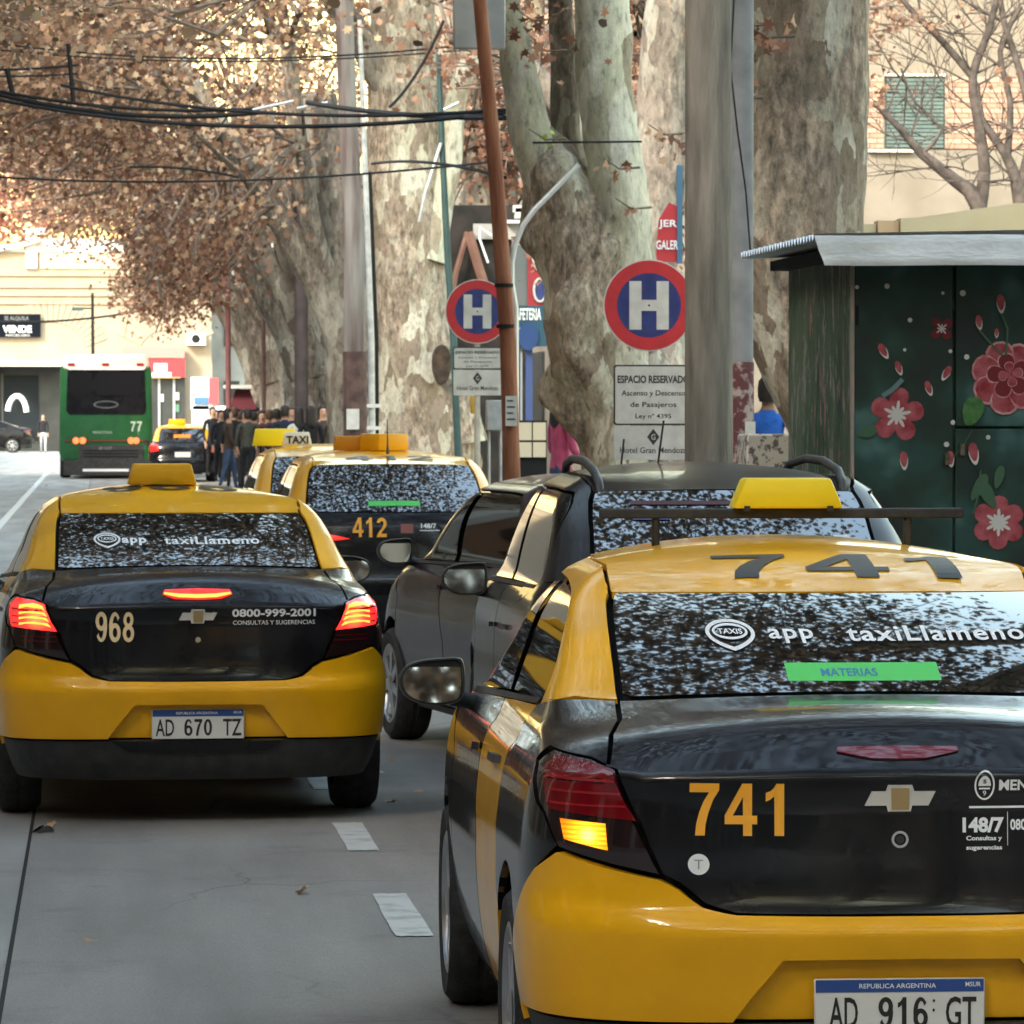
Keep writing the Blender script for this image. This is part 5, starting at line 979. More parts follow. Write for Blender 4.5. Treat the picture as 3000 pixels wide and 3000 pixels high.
def limb(k, P_, R, n=24, lump=.12, st=.12, seed=0):
    o, r = spline(P_, R, st); a = len(k.v); k.tube(o, r, n)
    for i in range(a, len(k.v)):
        j = min((i - a) // n, len(o) - 1); c = o[j]; p = Vector(k.v[i]); q = Vector((p.x, p.y, p.z * .55)) + Vector((seed, 0, 0))
        f = noise.noise(q * 1.7) * lump * 1.3 + noise.noise(q * 11) * lump * .30 + noise.noise(q * 4.5) * lump * .6 + max(0, noise.noise(q * 2.6 + Vector((9, 3, 1))) - .28) * lump * 3.2
        k.v[i] = tuple(c + (p - c) * (1 + f))
    return k
def crown(t, clusters, per, spread, size, m, twigs=True, simple=True, seed=1, tips=None, rt=.018):
    rng = np.random.default_rng(seed); C = []; k = MB(); cl = []
    for cx, cy, cz, rx, ry, rz, n in clusters:
        a = rng.normal(size=(n, 3)); a /= np.linalg.norm(a, axis=1, keepdims=True); a *= rng.uniform(.15, 1, (n, 1)) ** .45; cl.append(a * [rx, ry, rz] + [cx, cy, cz])
    cl = np.concatenate(cl)
    for q in cl: C.append(q + rng.normal(size=(per, 3)) * [spread, spread, spread * .75])
    C = np.concatenate(C); o = leaves('crown', C, rng.uniform(.6, 1.25, len(C)) * size, m, None, rng=rng, simple=simple); tag(o, kind='stuff'); sub(t, o)
    if twigs:
        T = np.array(tips) if tips is not None else np.array([[cl[:, 0].mean(), cl[:, 1].mean(), cl[:, 2].min() - 1]])
        for q in cl:
            e = np.linalg.norm(T - q, axis=1); b = T[int(np.argmin(e))]; d = b - q; big = rng.random() < .22; d = d / max(np.linalg.norm(d), .01) * min(np.linalg.norm(d), 6.5 if big else 2.2); mid = q + d * .5 + rng.normal(size=3) * (.4 if big else .15); rt_ = rt * (2.2 if big else 1)
            k.tube([q - d * .2 + rng.normal(size=3) * .2, q, mid, q + d], [rt_ * .3, rt_ * .5, rt_ * .8, rt_], 5, False)
        tw = k.build('twigs', TWIG); tag(tw, kind='stuff'); sub(t, tw)
def tree(label, base, limbs, m, group='plane trees lining the street', n=24, lump=.12, st=.14, mats=None):
    t = empty('plane_tree', (base[0], base[1], .1)); tag(t, label, 'tree', group); k = MB(); ks = [k]
    for i, (P_, R) in enumerate(limbs):
        kk = MB(); limb(kk, P_, R, n, lump if i == 0 else lump * .6, st, base[1] + i * 3.1); sub(t, kk.build('trunk' if i == 0 else 'limb', (mats[i] if mats else m), None, 70))
    return t
Q = lambda Y, *p: [tuple(at(a, b, Y)) for a, b in p]
W_ = lambda Y, *w: [x / 2 * Y / FPX for x in w]
# tree beside the kiosk
Y = 30.7
T1 = tree('massive mottled plane tree rising behind the painted kiosk', (5.35, Y), [([(5.4, Y, 0)] + Q(Y, (2600, 1345), (2505, 1200), (2420, 1050), (2365, 900), (2335, 740), (2335, 560), (2350, 380), (2362, 180), (2370, 0), (2380, -300), (2360, -800)), [.62, .56] + W_(Y, 390, 385, 400, 410, 405, 385, 370, 350, 330, 320)[:], ),
    (Q(Y, (2380, -250), (2300, -600), (2100, -1100), (1700, -1700)), [.30, .24, .18, .12])], BARK1, n=40, lump=.07, st=.09)
# forked tree behind the signs
Y = 43.3
T2 = tree('gnarled forked plane tree with a smooth pale limb behind the larger H sign', (xat(1850, Y), Y), [([(xat(1870, Y), Y, 0)] + Q(Y, (1872, 1345), (1838, 1180), (1755, 1020), (1745, 880), (1720, 740), (1665, 600), (1615, 480), (1580, 400), (1560, 350)), [.62, .50] + W_(Y, 320, 350, 330, 300, 230, 180, 90, 30)),
    (Q(Y - .15, (1800, 900), (1815, 720), (1805, 560), (1785, 360), (1765, 160), (1755, 0), (1740, -300)), W_(Y, 230, 205, 180, 165, 165, 160, 150)),
    (Q(Y, (1625, 560), (1560, 400), (1530, 250), (1510, 120), (1475, 0), (1450, -200)), W_(Y, 170, 130, 110, 90, 85, 80)),
    (Q(Y + .3, (1660, 600), (1655, 380), (1650, 180), (1640, 0), (1630, -300)), W_(Y, 150, 90, 80, 75, 70))], BARK1, n=56, lump=.25, st=.05, mats=[BARK1, BARK2, BARK2, BARK3])
# tree with the dark hollow
Y = 69
T3 = tree('thick plane tree with a dark hollow behind the smaller H sign', (xat(1240, Y), Y), [([(xat(1240, Y), Y, 0)] + Q(Y, (1238, 1300), (1222, 1130), (1205, 950), (1192, 760), (1190, 560), (1185, 380), (1180, 180), (1170, 0), (1160, -150)), [.95, .80] + W_(Y, 260, 225, 215, 215, 210, 190, 190, 170)),
    (Q(Y - .2, (1250, 760), (1290, 600), (1318, 470), (1335, 300), (1390, 120), (1400, 0)), W_(Y, 120, 80, 70, 60, 60, 60)),
    (Q(Y - .3, (1290, 1120), (1330, 1180), (1350, 1300)), W_(Y, 110, 130, 150)),
    (Q(Y - .1, (1170, 300), (1080, 150), (980, 0), (900, -100)), W_(Y, 120, 90, 70, 60))], BARK1, n=30, lump=.10, st=.14, mats=[BARK1, BARK2, BARK1, BARK3])
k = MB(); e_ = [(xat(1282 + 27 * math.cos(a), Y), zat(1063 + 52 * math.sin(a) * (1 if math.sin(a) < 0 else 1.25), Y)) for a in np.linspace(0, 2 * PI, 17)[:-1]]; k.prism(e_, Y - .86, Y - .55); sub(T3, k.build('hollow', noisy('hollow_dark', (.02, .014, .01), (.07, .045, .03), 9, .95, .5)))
# the row beyond
rr = random.Random(11)
far = []
for i, Y in enumerate((84, 97, 110, 123, 137)):
    x = 4.65 + rr.uniform(-.1, .25); w = .56 - i * .03; L_ = []
    L_.append(([(x, Y, 0), (x - .05, Y, 1.2), (x - .12, Y, 2.6), (x - .3, Y, 4.0), (x - .5, Y, 5.6), (x - .8, Y, 7.5)], [w * 1.35, w * 1.05, w * .95, w * .85, w * .65, .3]))
    L_.append(([(x - .2, Y - .2, 2.6), (x - .7, Y - .3, 3.8), (x - 1.5, Y - .4, 5.2), (x - 2.6, Y - .5, 6.9), (x - 3.6, Y, 8.6)], [w * .6, w * .5, w * .42, .17, .1]))
    L_.append(([(x + .1, Y + .2, 3.0), (x + .5, Y + .2, 4.6), (x + .8, Y, 6.4), (x + 1.2, Y, 8.5)], [w * .6, w * .5, w * .4, .15]))
    L_.append(([(x - .3, Y, 3.4), (x - .9, Y - .5, 4.9), (x - 1.2, Y - .8, 6.6), (x - 1.4, Y - 1, 8.4)], [w * .4, w * .36, w * .3, .14]))
    t = tree(['mottled plane tree standing just beyond the tree with the hollow', 'second plane tree beyond the tree with the hollow', 'slimmer plane tree above the right part of the crowd', 'plane tree above the left part of the crowd', 'farthest plane tree of the right-hand row, above the crowd'][i], (x, Y), L_, BARK3, n=18, lump=.12, st=.3)
    far.append((t, x, Y, [p[0][-1] for p in L_] + [p[0][-2] for p in L_]))
for i, (t, x, Y, tips) in enumerate(far):
    crown(t, [(2.4, Y, 8.3, 4.2, 6.5, 2.6, 105), (1.9, Y - 3, 5.7, 1.5, 5, 1.4, 60 if i else 25), (-.6, Y, 8.0, 2.2, 6, 1.5, 55), (1.7, Y, 4.9, .9, 4, .8, (0, 4, 12, 12, 10)[i])], 30, .40, .135, (LF1, LF2, LF1, LF2, LF2)[i], seed=20 + i, tips=tips, rt=.03, simple=False)
crown(T3, [(1.0, 67, 8.4, 3.6, 6, 1.9, 130), (4.5, 67, 8.9, 2.2, 5, 1.2, 40)], 30, .4, .13, LF1, seed=31, simple=False, tips=[(4, 69, 7), (2.5, 68, 8), (5, 69, 8)])
crown(T2, [(2.0, 42, 8.6, 4.4, 6, 1.9, 340)], 80, .8, .12, LFD, seed=32, tips=[(4.5, 43, 7.5), (3.6, 43, 7.5), (2, 43, 8.6)])
crown(T1, [(1.5, 31, 8.0, 5.2, 6.5, 1.9, 320)], 80, .8, .125, LFD, seed=33, tips=[(4.5, 31, 7), (3, 31, 8), (2, 31, 8)])
Y = 57
T4 = tree('greyish plane tree seen between the gnarled trunk and the concrete pole', (7.0, Y), [([(xat(1930, Y), Y, 0)] + Q(Y, (1925, 1300), (1900, 1000), (1890, 800), (1905, 600), (1935, 400), (1945, 200), (1960, 0), (1970, -200)), [.6, .5] + W_(Y, 200, 190, 180, 165, 150, 140, 120)), (Q(Y, (1895, 760), (1850, 560), (1700, 380), (1560, 200), (1480, 60)), W_(Y, 110, 90, 80, 60, 40))], BARK3, n=24, st=.15)
crown(T4, [(6.0, 60, 7.4, 2.6, 4, 2.2, 90), (7.6, 64, 4.4, 1.6, 3, 1.4, 18)], 30, .42, .12, LF2, seed=41, tips=[(6.6, 58, 7), (5.4, 58, 6)], simple=False)
Y = 80
T5 = tree('darker plane tree behind the dark shop between the two H signs', (xat(1400, Y), Y), [([(xat(1400, Y), Y, 0)] + Q(Y, (1400, 1200), (1405, 900), (1420, 640), (1400, 430), (1380, 200), (1360, 0)), [.5, .4] + W_(Y, 110, 110, 110, 90, 80)), (Q(Y, (1415, 660), (1480, 480), (1560, 300), (1590, 100)), W_(Y, 90, 70, 55, 40)), (Q(Y, (1405, 560), (1330, 400), (1300, 250), (1230, 60)), W_(Y, 70, 60, 45, 30))], BARK3, n=20, st=.2)
crown(T5, [(7.0, 80, 7.2, 2.0, 3, 1.9, 110), (8.2, 80, 5.0, 1.8, 3, 1.0, 30)], 30, .42, .12, LF2, seed=42, tips=[(6.6, 80, 6.5), (7.6, 80, 7)], simple=False, rt=.03)
Y = 78
T6 = tree('plane tree behind the concrete pole, mostly hidden by the mottled trunk', (xat(2080, Y), Y), [([(xat(2080, Y), Y, 0)] + Q(Y, (2080, 1200), (2070, 800), (2060, 400), (2050, 0)), [.5, .4] + W_(Y, 130, 110, 90))], BARK3, n=20, st=.2)
crown(T6, [(9.5, 78, 7.2, 2.0, 3, 2.4, 110), (12, 80, 8.5, 2.0, 3, 1.6, 40)], 30, .42, .12, LF2, seed=43, tips=[(10, 78, 6.5), (10, 78, 8)], simple=False, rt=.03)
# leaf tufts low on the near trees
def tuft(px, py, Y, n, spr, t, m=LF2, size=.11, seed=0):
    p = np.array(at(px, py, Y)); rng = np.random.default_rng(seed + 99); C = p + rng.normal(size=(n, 3)) * spr * [1, 1, .6]
    o = leaves('leaf_tuft', C, rng.uniform(.7, 1.2, n) * size, m, None, rng=rng); tag(o, kind='stuff'); sub(t, o)
    k = MB(); k.tube([p + [-.15, 0, .1], p, p + [.2, .1, .02]], [.004, .008, .012], 4); sub(t, k.build('twig', TWIG))
for a in ((2180, 75, 30.0, 16, .10, T1), (2245, 110, 30.0, 18, .12, T1), (2150, 290, 29.9, 6, .09, T1), (1815, 495, 42.6, 7, .07, T2), (1850, 612, 42.6, 3, .04, T2), (1990, 420, 42.8, 12, .13, T2), (1560, 60, 42.5, 40, .30, T2), (1600, 150, 42.5, 20, .25, T2), (1945, 395, 43, 6, .08, T2)): tuft(*a, seed=int(a[0]))
LG = mat('fresh_leaf', (.3, .42, .05), .6)
tuft(1598, 410, 42.4, 9, .07, T2, LG, .07, 5)
# trees of the near stretch and the left row (their crowns roof the street)
proto_tips = []
def side_tree(x, Y, sgn, label, seed, dens=1.0, m=LF1, cx=None, zc=8.3):
    s = sgn; L_ = [([(x, Y, 0), (x + .05 * s, Y, 2), (x + .2 * s, Y, 4.5), (x + .6 * s, Y, 7), (x + 1.4 * s, Y, 9.5)], [.6, .48, .42, .3, .12]), ([(x + .2 * s, Y, 4), (x + 1.2 * s, Y + 1, 6.5), (x + 3.0 * s, Y + 1.5, 8.6)], [.3, .22, .1]), ([(x + .2 * s, Y, 4.4), (x + .8 * s, Y - 1.2, 6.8), (x + 2.4 * s, Y - 2.4, 9)], [.28, .2, .08])]
    t = tree(label, (x, Y), L_, BARK1, n=14, lump=.1, st=.4); c = x + 3.6 * s if cx is None else cx
    crown(t, [(c, Y, zc, 4.6, 6.8, 1.9, int((90 if Y < -20 else 300) * dens))], 50 if Y < -20 or Y > 60 else 78, .8, .125 if Y < -20 or Y > 60 else .125, m, seed=seed, tips=[p[0][-1] for p in L_], rt=.012); return t
for i, Y in enumerate((-62, -48, -35, -22, -9, 5, 17)): side_tree(5.7, Y, -1, 'plane tree of the near right kerb, outside the picture', 50 + i, m=LFD)
for i, Y in enumerate((-62, -48, -35, -22, -9, 5, 18, 28, 38, 48, 58)): side_tree(-8.1, Y, 1, 'plane tree of the left kerb, outside the picture', 60 + i, .8, LFD)
for i, Y in enumerate((72, 86, 100)): side_tree(-8.1, Y, 1, ['left kerb plane tree, nearest of those whose leaves fill the top left corner', 'left kerb plane tree, second of those filling the top left corner', 'left kerb plane tree, farthest of those filling the top left corner'][i], 70 + i, 1.2, LF1, -3.4 if i else -3.0, 9.0)
# distant rosy tree behind the cream building
LFP = leaf_material('rosy_leaf', [(0, (.35, .14, .10)), (.5, (.55, .27, .2)), (1, (.7, .42, .33))])
t = tree('distant rosy autumn tree behind the cream building', (-4.0, 232), [([(-4, 232, 0), (-4, 232, 6), (-3.6, 232, 11)], [.4, .3, .15])], BARK3, 'trees behind the cream building', 10); crown(t, [(-5.0, 232, 12.6, 5.5, 3, 2.6, 130)], 26, .6, .32, LFP, seed=90, twigs=False)
# bare tree on the right
bt = empty('bare_tree', (xat(2868, 56), 56, .1)); tag(bt, 'leafless dark-branched tree behind the cream wall at the right edge', 'tree')
BRK = noisy('dark_bark', (.055, .042, .035), (.13, .10, .085), 8, .9, .5)
kb = MB(); kt = MB(); rb = random.Random(5)
def twig(p, d, l, r, lv, Yc):
    P_ = [p]; q = p.copy(); dd = d.copy()
    for _ in range(5): dd = (dd + Vector((rb.uniform(-.22, .22), rb.uniform(-.15, .15), rb.uniform(-.16, .22)))).normalized(); q = q + dd * l / 5; P_.append(q.copy())
    kt.tube(P_, [r * (1 - i * .16) for i in range(6)], 5, False)
    if lv > 0:
        for i in range(1, 6):
            if rb.random() < .75: e = (dd + Vector((rb.uniform(-1, 1), rb.uniform(-.4, .4), rb.uniform(-.5, .9)))).normalized(); twig(P_[i], e, l * rb.uniform(.45, .75), r * .55, lv - 1, Yc)
Y = 56
main = [[(2868, 1300), (2868, 800), (2866, 600), (2800, 530), (2700, 450), (2640, 380), (2560, 300)], [(2868, 620), (2885, 500), (2862, 330), (2850, 220), (2900, 80), (2930, -60)], [(2990, 900), (2988, 590), (2945, 450), (2875, 350), (2862, 250)], [(2850, 225), (2760, 120), (2665, 25), (2600, -60)], [(2950, 470), (2960, 300), (2930, 150), (2990, 20)], [(2985, 560), (3020, 380), (2985, 200), (2940, 60), (2920, -80)], [(2700, 450), (2760, 380), (2680, 300), (2640, 200)]]
mr = [(.13, .12, .11, .08, .06, .045, .03), (.09, .075, .065, .055, .045, .035), (.10, .09, .06, .05, .04), (.05, .042, .035, .025), (.05, .04, .035, .03), (.06, .05, .045, .04, .03), (.03, .02, .018, .014)]
for P_, R in zip(main, mr):
    o, r = spline(Q(Y, *P_), list(R), .2); kb.tube(o, r, 8)
    for j in range(3, len(o), 2):
        for _ in range(2):
            if o[j].z > 4.2: twig(o[j], Vector((rb.uniform(-1, 1), rb.uniform(-.4, .4), rb.uniform(-.3, .8))).normalized(), rb.uniform(.5, 1.3), .016, 2, Y)
sub(bt, kb.build('trunk', BRK, None, 60)); o = kt.build('twigs', BRK); tag(o, kind='stuff'); sub(bt, o)
for a in ((2620, 60, 55.6), (2700, 50, 55.6), (2740, 70, 55.6), (2590, 270, 55.6), (2570, 300, 55.6), (2830, 40, 55.6), (2935, 230, 55.6)): tuft(a[0], a[1], a[2], 9, .10, bt, LF2, .10, a[0])
# ================================================================ buildings
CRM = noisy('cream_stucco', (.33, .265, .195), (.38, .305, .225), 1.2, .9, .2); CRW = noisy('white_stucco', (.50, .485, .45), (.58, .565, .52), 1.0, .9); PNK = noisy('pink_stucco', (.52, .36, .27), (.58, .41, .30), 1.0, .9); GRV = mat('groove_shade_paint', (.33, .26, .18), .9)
DKG = noisy('dark_frontage', (.018, .02, .02), (.035, .037, .038), 1.5, .5)
Y = 212.0; X = lambda px: xat(px, Y); Z = lambda py: zat(py, Y)
bl = empty('corner_building', (-3, Y, 0)); tag(bl, 'cream building with dark ground floor closing the far end of the street', 'building')
def bx(name, x0, x1, y0, y1, z0, z1, m, t=None, bev=0):
    k = MB(); k.box((min(x0, x1), y0, min(z0, z1)), (max(x0, x1), y1, max(z0, z1))); o = k.build(name, m)
    if bev: bevel(o, bev, 1)
    return sub(t, o) if t is not None else o
bx('wall', X(-700), X(618), Y, Y + 12, Z(1062), Z(742), CRM, bl)
bx('parapet', X(-700), X(440), Y - .12, Y + .5, Z(742), Z(735), CRW, bl); bx('parapet', X(120), X(445), Y - .05, Y + .4, Z(735), Z(702), CRW, bl)
bx('attic_panel', X(120), X(430), Y - .07, Y - .0, Z(790), Z(742), PNK, bl); bx('pilaster', X(78), X(112), Y - .16, Y + .2, Z(790), Z(690), CRW, bl); bx('pilaster_cap', X(70), X(142), Y - .3, Y + .2, Z(690), Z(672), CRW, bl)
k = MB(); k.prism([(X(-300), Z(770)), (X(60), Z(715)), (X(120), Z(700)), (X(120), Z(712)), (X(60), Z(730)), (X(-300), Z(790))], Y - .35, Y - .0); sub(bl, k.build('pediment', CRW))
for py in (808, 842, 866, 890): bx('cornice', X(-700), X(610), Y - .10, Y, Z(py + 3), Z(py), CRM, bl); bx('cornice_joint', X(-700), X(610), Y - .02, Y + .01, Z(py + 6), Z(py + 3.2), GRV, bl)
# rusticated arches: proud voussoirs with gaps between
def arch(cx, cy, r0, r1, n, a0=15, a1=165):
    for i in range(n):
        t0 = math.radians(a0 + (a1 - a0) * i / n + .45); t1 = math.radians(a0 + (a1 - a0) * (i + 1) / n - .45)
        P_ = [(X(cx + r0 * math.cos(t0)), Z(cy - r0 * math.sin(t0))), (X(cx + r1 * math.cos(t0)), Z(cy - r1 * math.sin(t0))), (X(cx + r1 * math.cos(t1)), Z(cy - r1 * math.sin(t1))), (X(cx + r0 * math.cos(t1)), Z(cy - r0 * math.sin(t1)))]
        k = MB(); k.prism(P_, Y - .045, Y - .0); sub(bl, k.build('voussoir', CRM))
arch(150, 1055, 110, 175, 15, 20, 120); arch(480, 1045, 75, 160, 13, 25, 155)
bx('impost_band', X(340), X(400), Y - .12, Y, Z(1045), Z(1035), CRM, bl)
bx('canopy', X(-700), X(190), Y - 1.6, Y, Z(1075), Z(1060), CRW, bl); bx('ground_floor', X(-700), X(440), Y + .4, Y + 11, 0, Z(1064), DKG, bl)
for x0 in (-600, -450, -300, -150, 20, 200): bx('shop_window', X(x0 - 8), X(x0 + 95), Y + .34, Y + .4, .5, Z(1100), mat('shop_glass_dark', (.02, .025, .03), .08) if 'shop_glass_dark' not in bpy.data.materials else bpy.data.materials['shop_glass_dark'], bl); bx('window_frame', X(x0 - 12), X(x0 - 8), Y + .3, Y + .4, .1, Z(1095), mat('frame_grey', (.10, .10, .10), .6) if 'frame_grey' not in bpy.data.materials else bpy.data.materials['frame_grey'], bl)
bx('pier', X(-20), X(-8), Y, Y + .5, 0, Z(1064), DKG, bl); bx('pier', X(540), X(620), Y - .05, Y + 11, 0, Z(1062), CRM, bl)
vend = empty('sale_banner', (X(50), Y - .25, Z(955))); tag(vend, 'black for-sale banner reading VENDE hung on the cream building', 'banner')
k = MB(); k.box((X(-30), Y - .25, Z(990)), (X(122), Y - .2, Z(922))); sub(vend, k.build('cloth', mat('banner_black', (.006, .008, .013), .8, spec=.05)))
sub(vend, flat_text('lettering', 'SE ALQUILA', 1.1, .22, face_cam(X(52), Y - .262, Z(935)), mat('banner_grey', (.2, .2, .22), .6), None)); sub(vend, flat_text('lettering', 'VENDE', 1.3, .32, face_cam(X(54), Y - .262, Z(966)), WHT, None, .03)); sub(vend, flat_text('lettering', 'INMOBILIARIA', 1.1, .12, face_cam(X(56), Y - .262, Z(984)), mat('banner_pale', (.5, .5, .5), .6), None))
ac = empty('air_conditioner', (X(572), Y - .5, Z(1000))); tag(ac, 'white air conditioning unit on the cream building above the shop', 'air conditioner'); k = MB(); k.box((X(545), Y - .55, Z(1012)), (X(600), Y - .02, Z(980))); sub(ac, k.build('casing', WHT)); k = MB(); k.lathe([(.2, 0), (.18, .02), (.001, .02)], 18, Matrix.Translation((X(572), Y - .56, Z(994))) @ Matrix.Rotation(PI / 2, 4, 'X')); sub(ac, k.build('fan_grille', VOID))
sh = empty('corner_shop', (X(490), Y - 1, 0)); tag(sh, 'glazed corner shop with red and white sign beside the bus roof', 'shop')
k = MB(); k.box((X(360), Y - 1.0, Z(1050)), (X(538), Y - .2, Z(1020))); sub(sh, k.build('awning', mat('faded_pink', (.5, .2, .18), .7))); k = MB(); k.box((X(430), Y - 1.05, Z(1106)), (X(540), Y - .95, Z(1054))); sub(sh, k.build('sign_board', mat('sign_bright_red', (.62, .03, .04), .5)))
k = MB(); k.box((X(430), Y - 1.08, Z(1104)), (X(500), Y - 1.06, Z(1092))); k.box((X(450), Y - 1.08, Z(1088)), (X(488), Y - 1.06, Z(1066))); sub(sh, k.build('sign_print', WHT)); k = MB(); k.box((X(440), Y - .6, .1), (X(540), Y - .5, Z(1108))); sub(sh, k.build('shop_window', DKG))
for x0 in (462, 505): k = MB(); k.box((X(x0), Y - .7, .2), (X(x0 + 6), Y - .62, Z(1110))); sub(sh, k.build('mullion', mat('mullion_pale%d' % x0, (.4, .42, .42), .5)))
for x0, z0, c_ in ((470, 1165, (.5, .55, .6)), (515, 1160, (.55, .45, .4)), (515, 1195, (.08, .2, .12))): k = MB(); k.box((X(x0 - 8), Y - .66, Z(z0 + 12)), (X(x0 + 8), Y - .64, Z(z0 - 10))); sub(sh, k.build('poster', mat('poster%d' % x0, c_, .6)))
ks = empty('news_stand', (X(590), Y - 6, 0)); tag(ks, 'white and red newsstand banners left of the crowd', 'stand'); 
for x0, x1, y0, y1, c_ in ((550, 602, 1200, 1108, (.65, .68, .7)), (602, 628, 1185, 1110, (.55, .06, .07)), (556, 660, 1215, 1190, (.7, .75, .78)), (560, 600, 1185, 1165, (.05, .14, .3))):
    k = MB(); k.box((X(x0), Y - 6 - (.1 if c_[2] < .4 else 0), Z(y0)), (X(x1), Y - 5.9, Z(y1))); sub(ks, k.build('banner', mat('stand%d' % x0 + str(y0), c_, .6)))
k = MB(); k.box((X(555), Y - 5.9, 0), (X(650), Y - 4, Z(1200))); sub(ks, k.build('cabin', CRW))
gb = empty('grey_building', (X(900), Y + 6, 0)); tag(gb, 'grey building just right of the cream one behind the tree row', 'building'); GRY = noisy('grey_render', (.24, .25, .24), (.36, .36, .34), .9, .9)
bx('wall', X(622), X(2600), Y + 3, Y + 14, 0, 12, GRY, gb)
for i in range(9): 
    for j in range(3): bx('window', X(660 + i * 90), X(705 + i * 90), Y + 2.9, Y + 3.0, 1.2 + j * 3.6, 3.2 + j * 3.6, DKG, gb)
# right-hand buildings
BEI = noisy('beige_render', (.21, .175, .135), (.25, .21, .165), 1.3, .95, .3); TAU = noisy('taupe_render', (.19, .16, .125), (.24, .205, .165), 1.3, .95, .3); YCR = noisy('yellow_cream_wall', (.40, .33, .20), (.46, .385, .24), 1.5, .9, .2)
Y = 90.0
rb_ = empty('beige_building', (20, Y, 0)); tag(rb_, 'beige building with a small green shuttered window behind the bare tree', 'building')
bx('wall', xat(1640, Y), 34, Y, 148, .1, Z(0) * 0 + 15, BEI, rb_); bx('plinth', xat(1640, Y), 34, Y - .04, Y, .1, zat(432, Y), TAU, rb_)
BRI = [noisy('brick_rose', (.36, .19, .13), (.42, .24, .17), 6, .9), noisy('brick_pale', (.40, .26, .19), (.46, .32, .24), 6, .9)]; MOR = mat('mortar', (.36, .30, .24), .95)
w0, w1, za, zb_ = xat(2606, Y), xat(2785, Y), zat(215, Y), zat(428, Y)
bx('mortar_field', xat(2520, Y), xat(3060, Y), Y - .02, Y, zb_, za, MOR, rb_)
h_ = .10; z = zb_ + .005; row = 0; bm_ = {}
while z < za - .08:
    x = xat(2520, Y) - (row % 2) * .14
    while x < xat(3060, Y):
        a, b_ = max(x, xat(2520, Y)), min(x + .27, xat(3060, Y))
        for a1_, b1_ in ([(a, b_)] if (b_ < w0 - .02 or a > w1 + .02) else [(a, min(b_, w0 - .02))] if a < w0 - .06 else [(max(a, w1 + .02), b_)] if b_ > w1 + .06 else []):
            if b1_ - a1_ > .04:
                key = round(b1_ - a1_, 2); 
                if (key, row % 2) not in bm_: k = MB(); k.box((0, 0, 0), (key - .012, .03, h_ - .014)); o = k.build('brick', BRI[row % 2]); bm_[(key, row % 2)] = o.data
                else: o = link(bpy.data.objects.new('brick', bm_[(key, row % 2)]))
                o.parent = rb_; o.location = Vector((a1_, Y - .045 - .004 * ((row * 7 + int(x * 10)) % 3), z)) - Vector(rb_.location)
        x += .28
    z += h_; row += 1
SHT = noisy('shutter_green', (.07, .11, .10), (.11, .15, .14), 4, .6)
k = MB(); k.box((w0, Y - .03, zb_), (w1, Y + .0, za)); wn = sub(rb_, k.build('window', DKG)); 
for i in range(18): k = MB(); z = zb_ + .02 + i * (za - zb_ - .04) / 18; k.box((w0 + .03, Y - .07, z), (w1 - .03, Y - .045, z + .058)); s_ = k.build('shutter_slat', SHT); s_.parent = wn
k = MB(); k.box((w0 - .35, Y - .16, zb_ - .08), (w0 + .55, Y + .0, zb_ - .02)); sub(rb_, k.build('window_sill', CRW)); k = MB(); k.box((w0 - .02, Y - .10, za), (w1 + .02, Y, za + .05)); sub(rb_, k.build('lintel', CRW))
for i, y in enumerate(np.arange(93, 147, 6.0)):
    for z0, z1 in ((.6, 3.0), (5.2, 7.2), (9, 11)): bx('window', xat(1640, 90.0) - .06, xat(1640, 90.0) + .02, y, y + 3.2, z0, z1, DKG, rb_)
Y = 45
yw = empty('boundary_wall', (10, Y, 0)); tag(yw, 'yellow cream wall rising behind the kiosk roof', 'wall')
k = MB(); k.prism([(xat(2655, Y), .14), (14, .14), (14, zat(560, Y)), (xat(3000, Y), zat(588, Y)), (xat(2700, Y), zat(632, Y)), (xat(2655, Y), zat(634, Y))], Y, Y + .3); sub(yw, k.build('wall_panel', YCR)); k = MB(); k.box((xat(2590, Y), Y + .05, .14), (xat(2652, Y), Y + .3, zat(640, Y))); sub(yw, k.build('pier', noisy('tan_pier', (.45, .30, .17), (.5, .34, .2), 2, .9)))
k = MB(); k.box((xat(2545, Y), Y + .1, .14), (xat(2586, Y), Y + .3, zat(650, Y))); sub(yw, k.build('wall_panel', YCR)); k = MB(); k.prism([(xat(2745, Y), zat(706, Y)), (xat(2770, Y), zat(698, Y)), (xat(2900, Y), zat(700, Y)), (xat(3060, Y), zat(722, Y)), (xat(3060, Y), zat(740, Y)), (xat(2745, Y), zat(740, Y))], Y - 9, Y - 8.8); sub(yw, k.build('dark_sheet', VOID))
# dark shop with signs between the trunks
Y = 76
ds = empty('dark_shop', (7.2, Y, 0)); tag(ds, 'dark shop entrance with timber props and a red and blue sign between the trunks', 'shop')
DW = noisy('dark_wood', (.16, .075, .05), (.22, .11, .08), 3, .8)
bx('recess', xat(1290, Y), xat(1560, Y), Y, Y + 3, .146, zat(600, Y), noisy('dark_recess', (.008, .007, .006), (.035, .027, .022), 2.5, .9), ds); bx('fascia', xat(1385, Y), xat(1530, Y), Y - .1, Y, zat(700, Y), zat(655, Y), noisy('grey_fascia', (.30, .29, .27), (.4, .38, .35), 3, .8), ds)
k = MB(); k.tube([at(1372, 680, Y - .2), at(1395, 760, Y - .2), at(1420, 840, Y - .2)], .09, 6); sub(ds, k.build('timber_prop', DW)); k = MB(); k.tube([at(1370, 680, Y - .2), at(1335, 800, Y - .2), at(1320, 900, Y - .2)], .05, 6); sub(ds, k.build('timber_prop', DW))
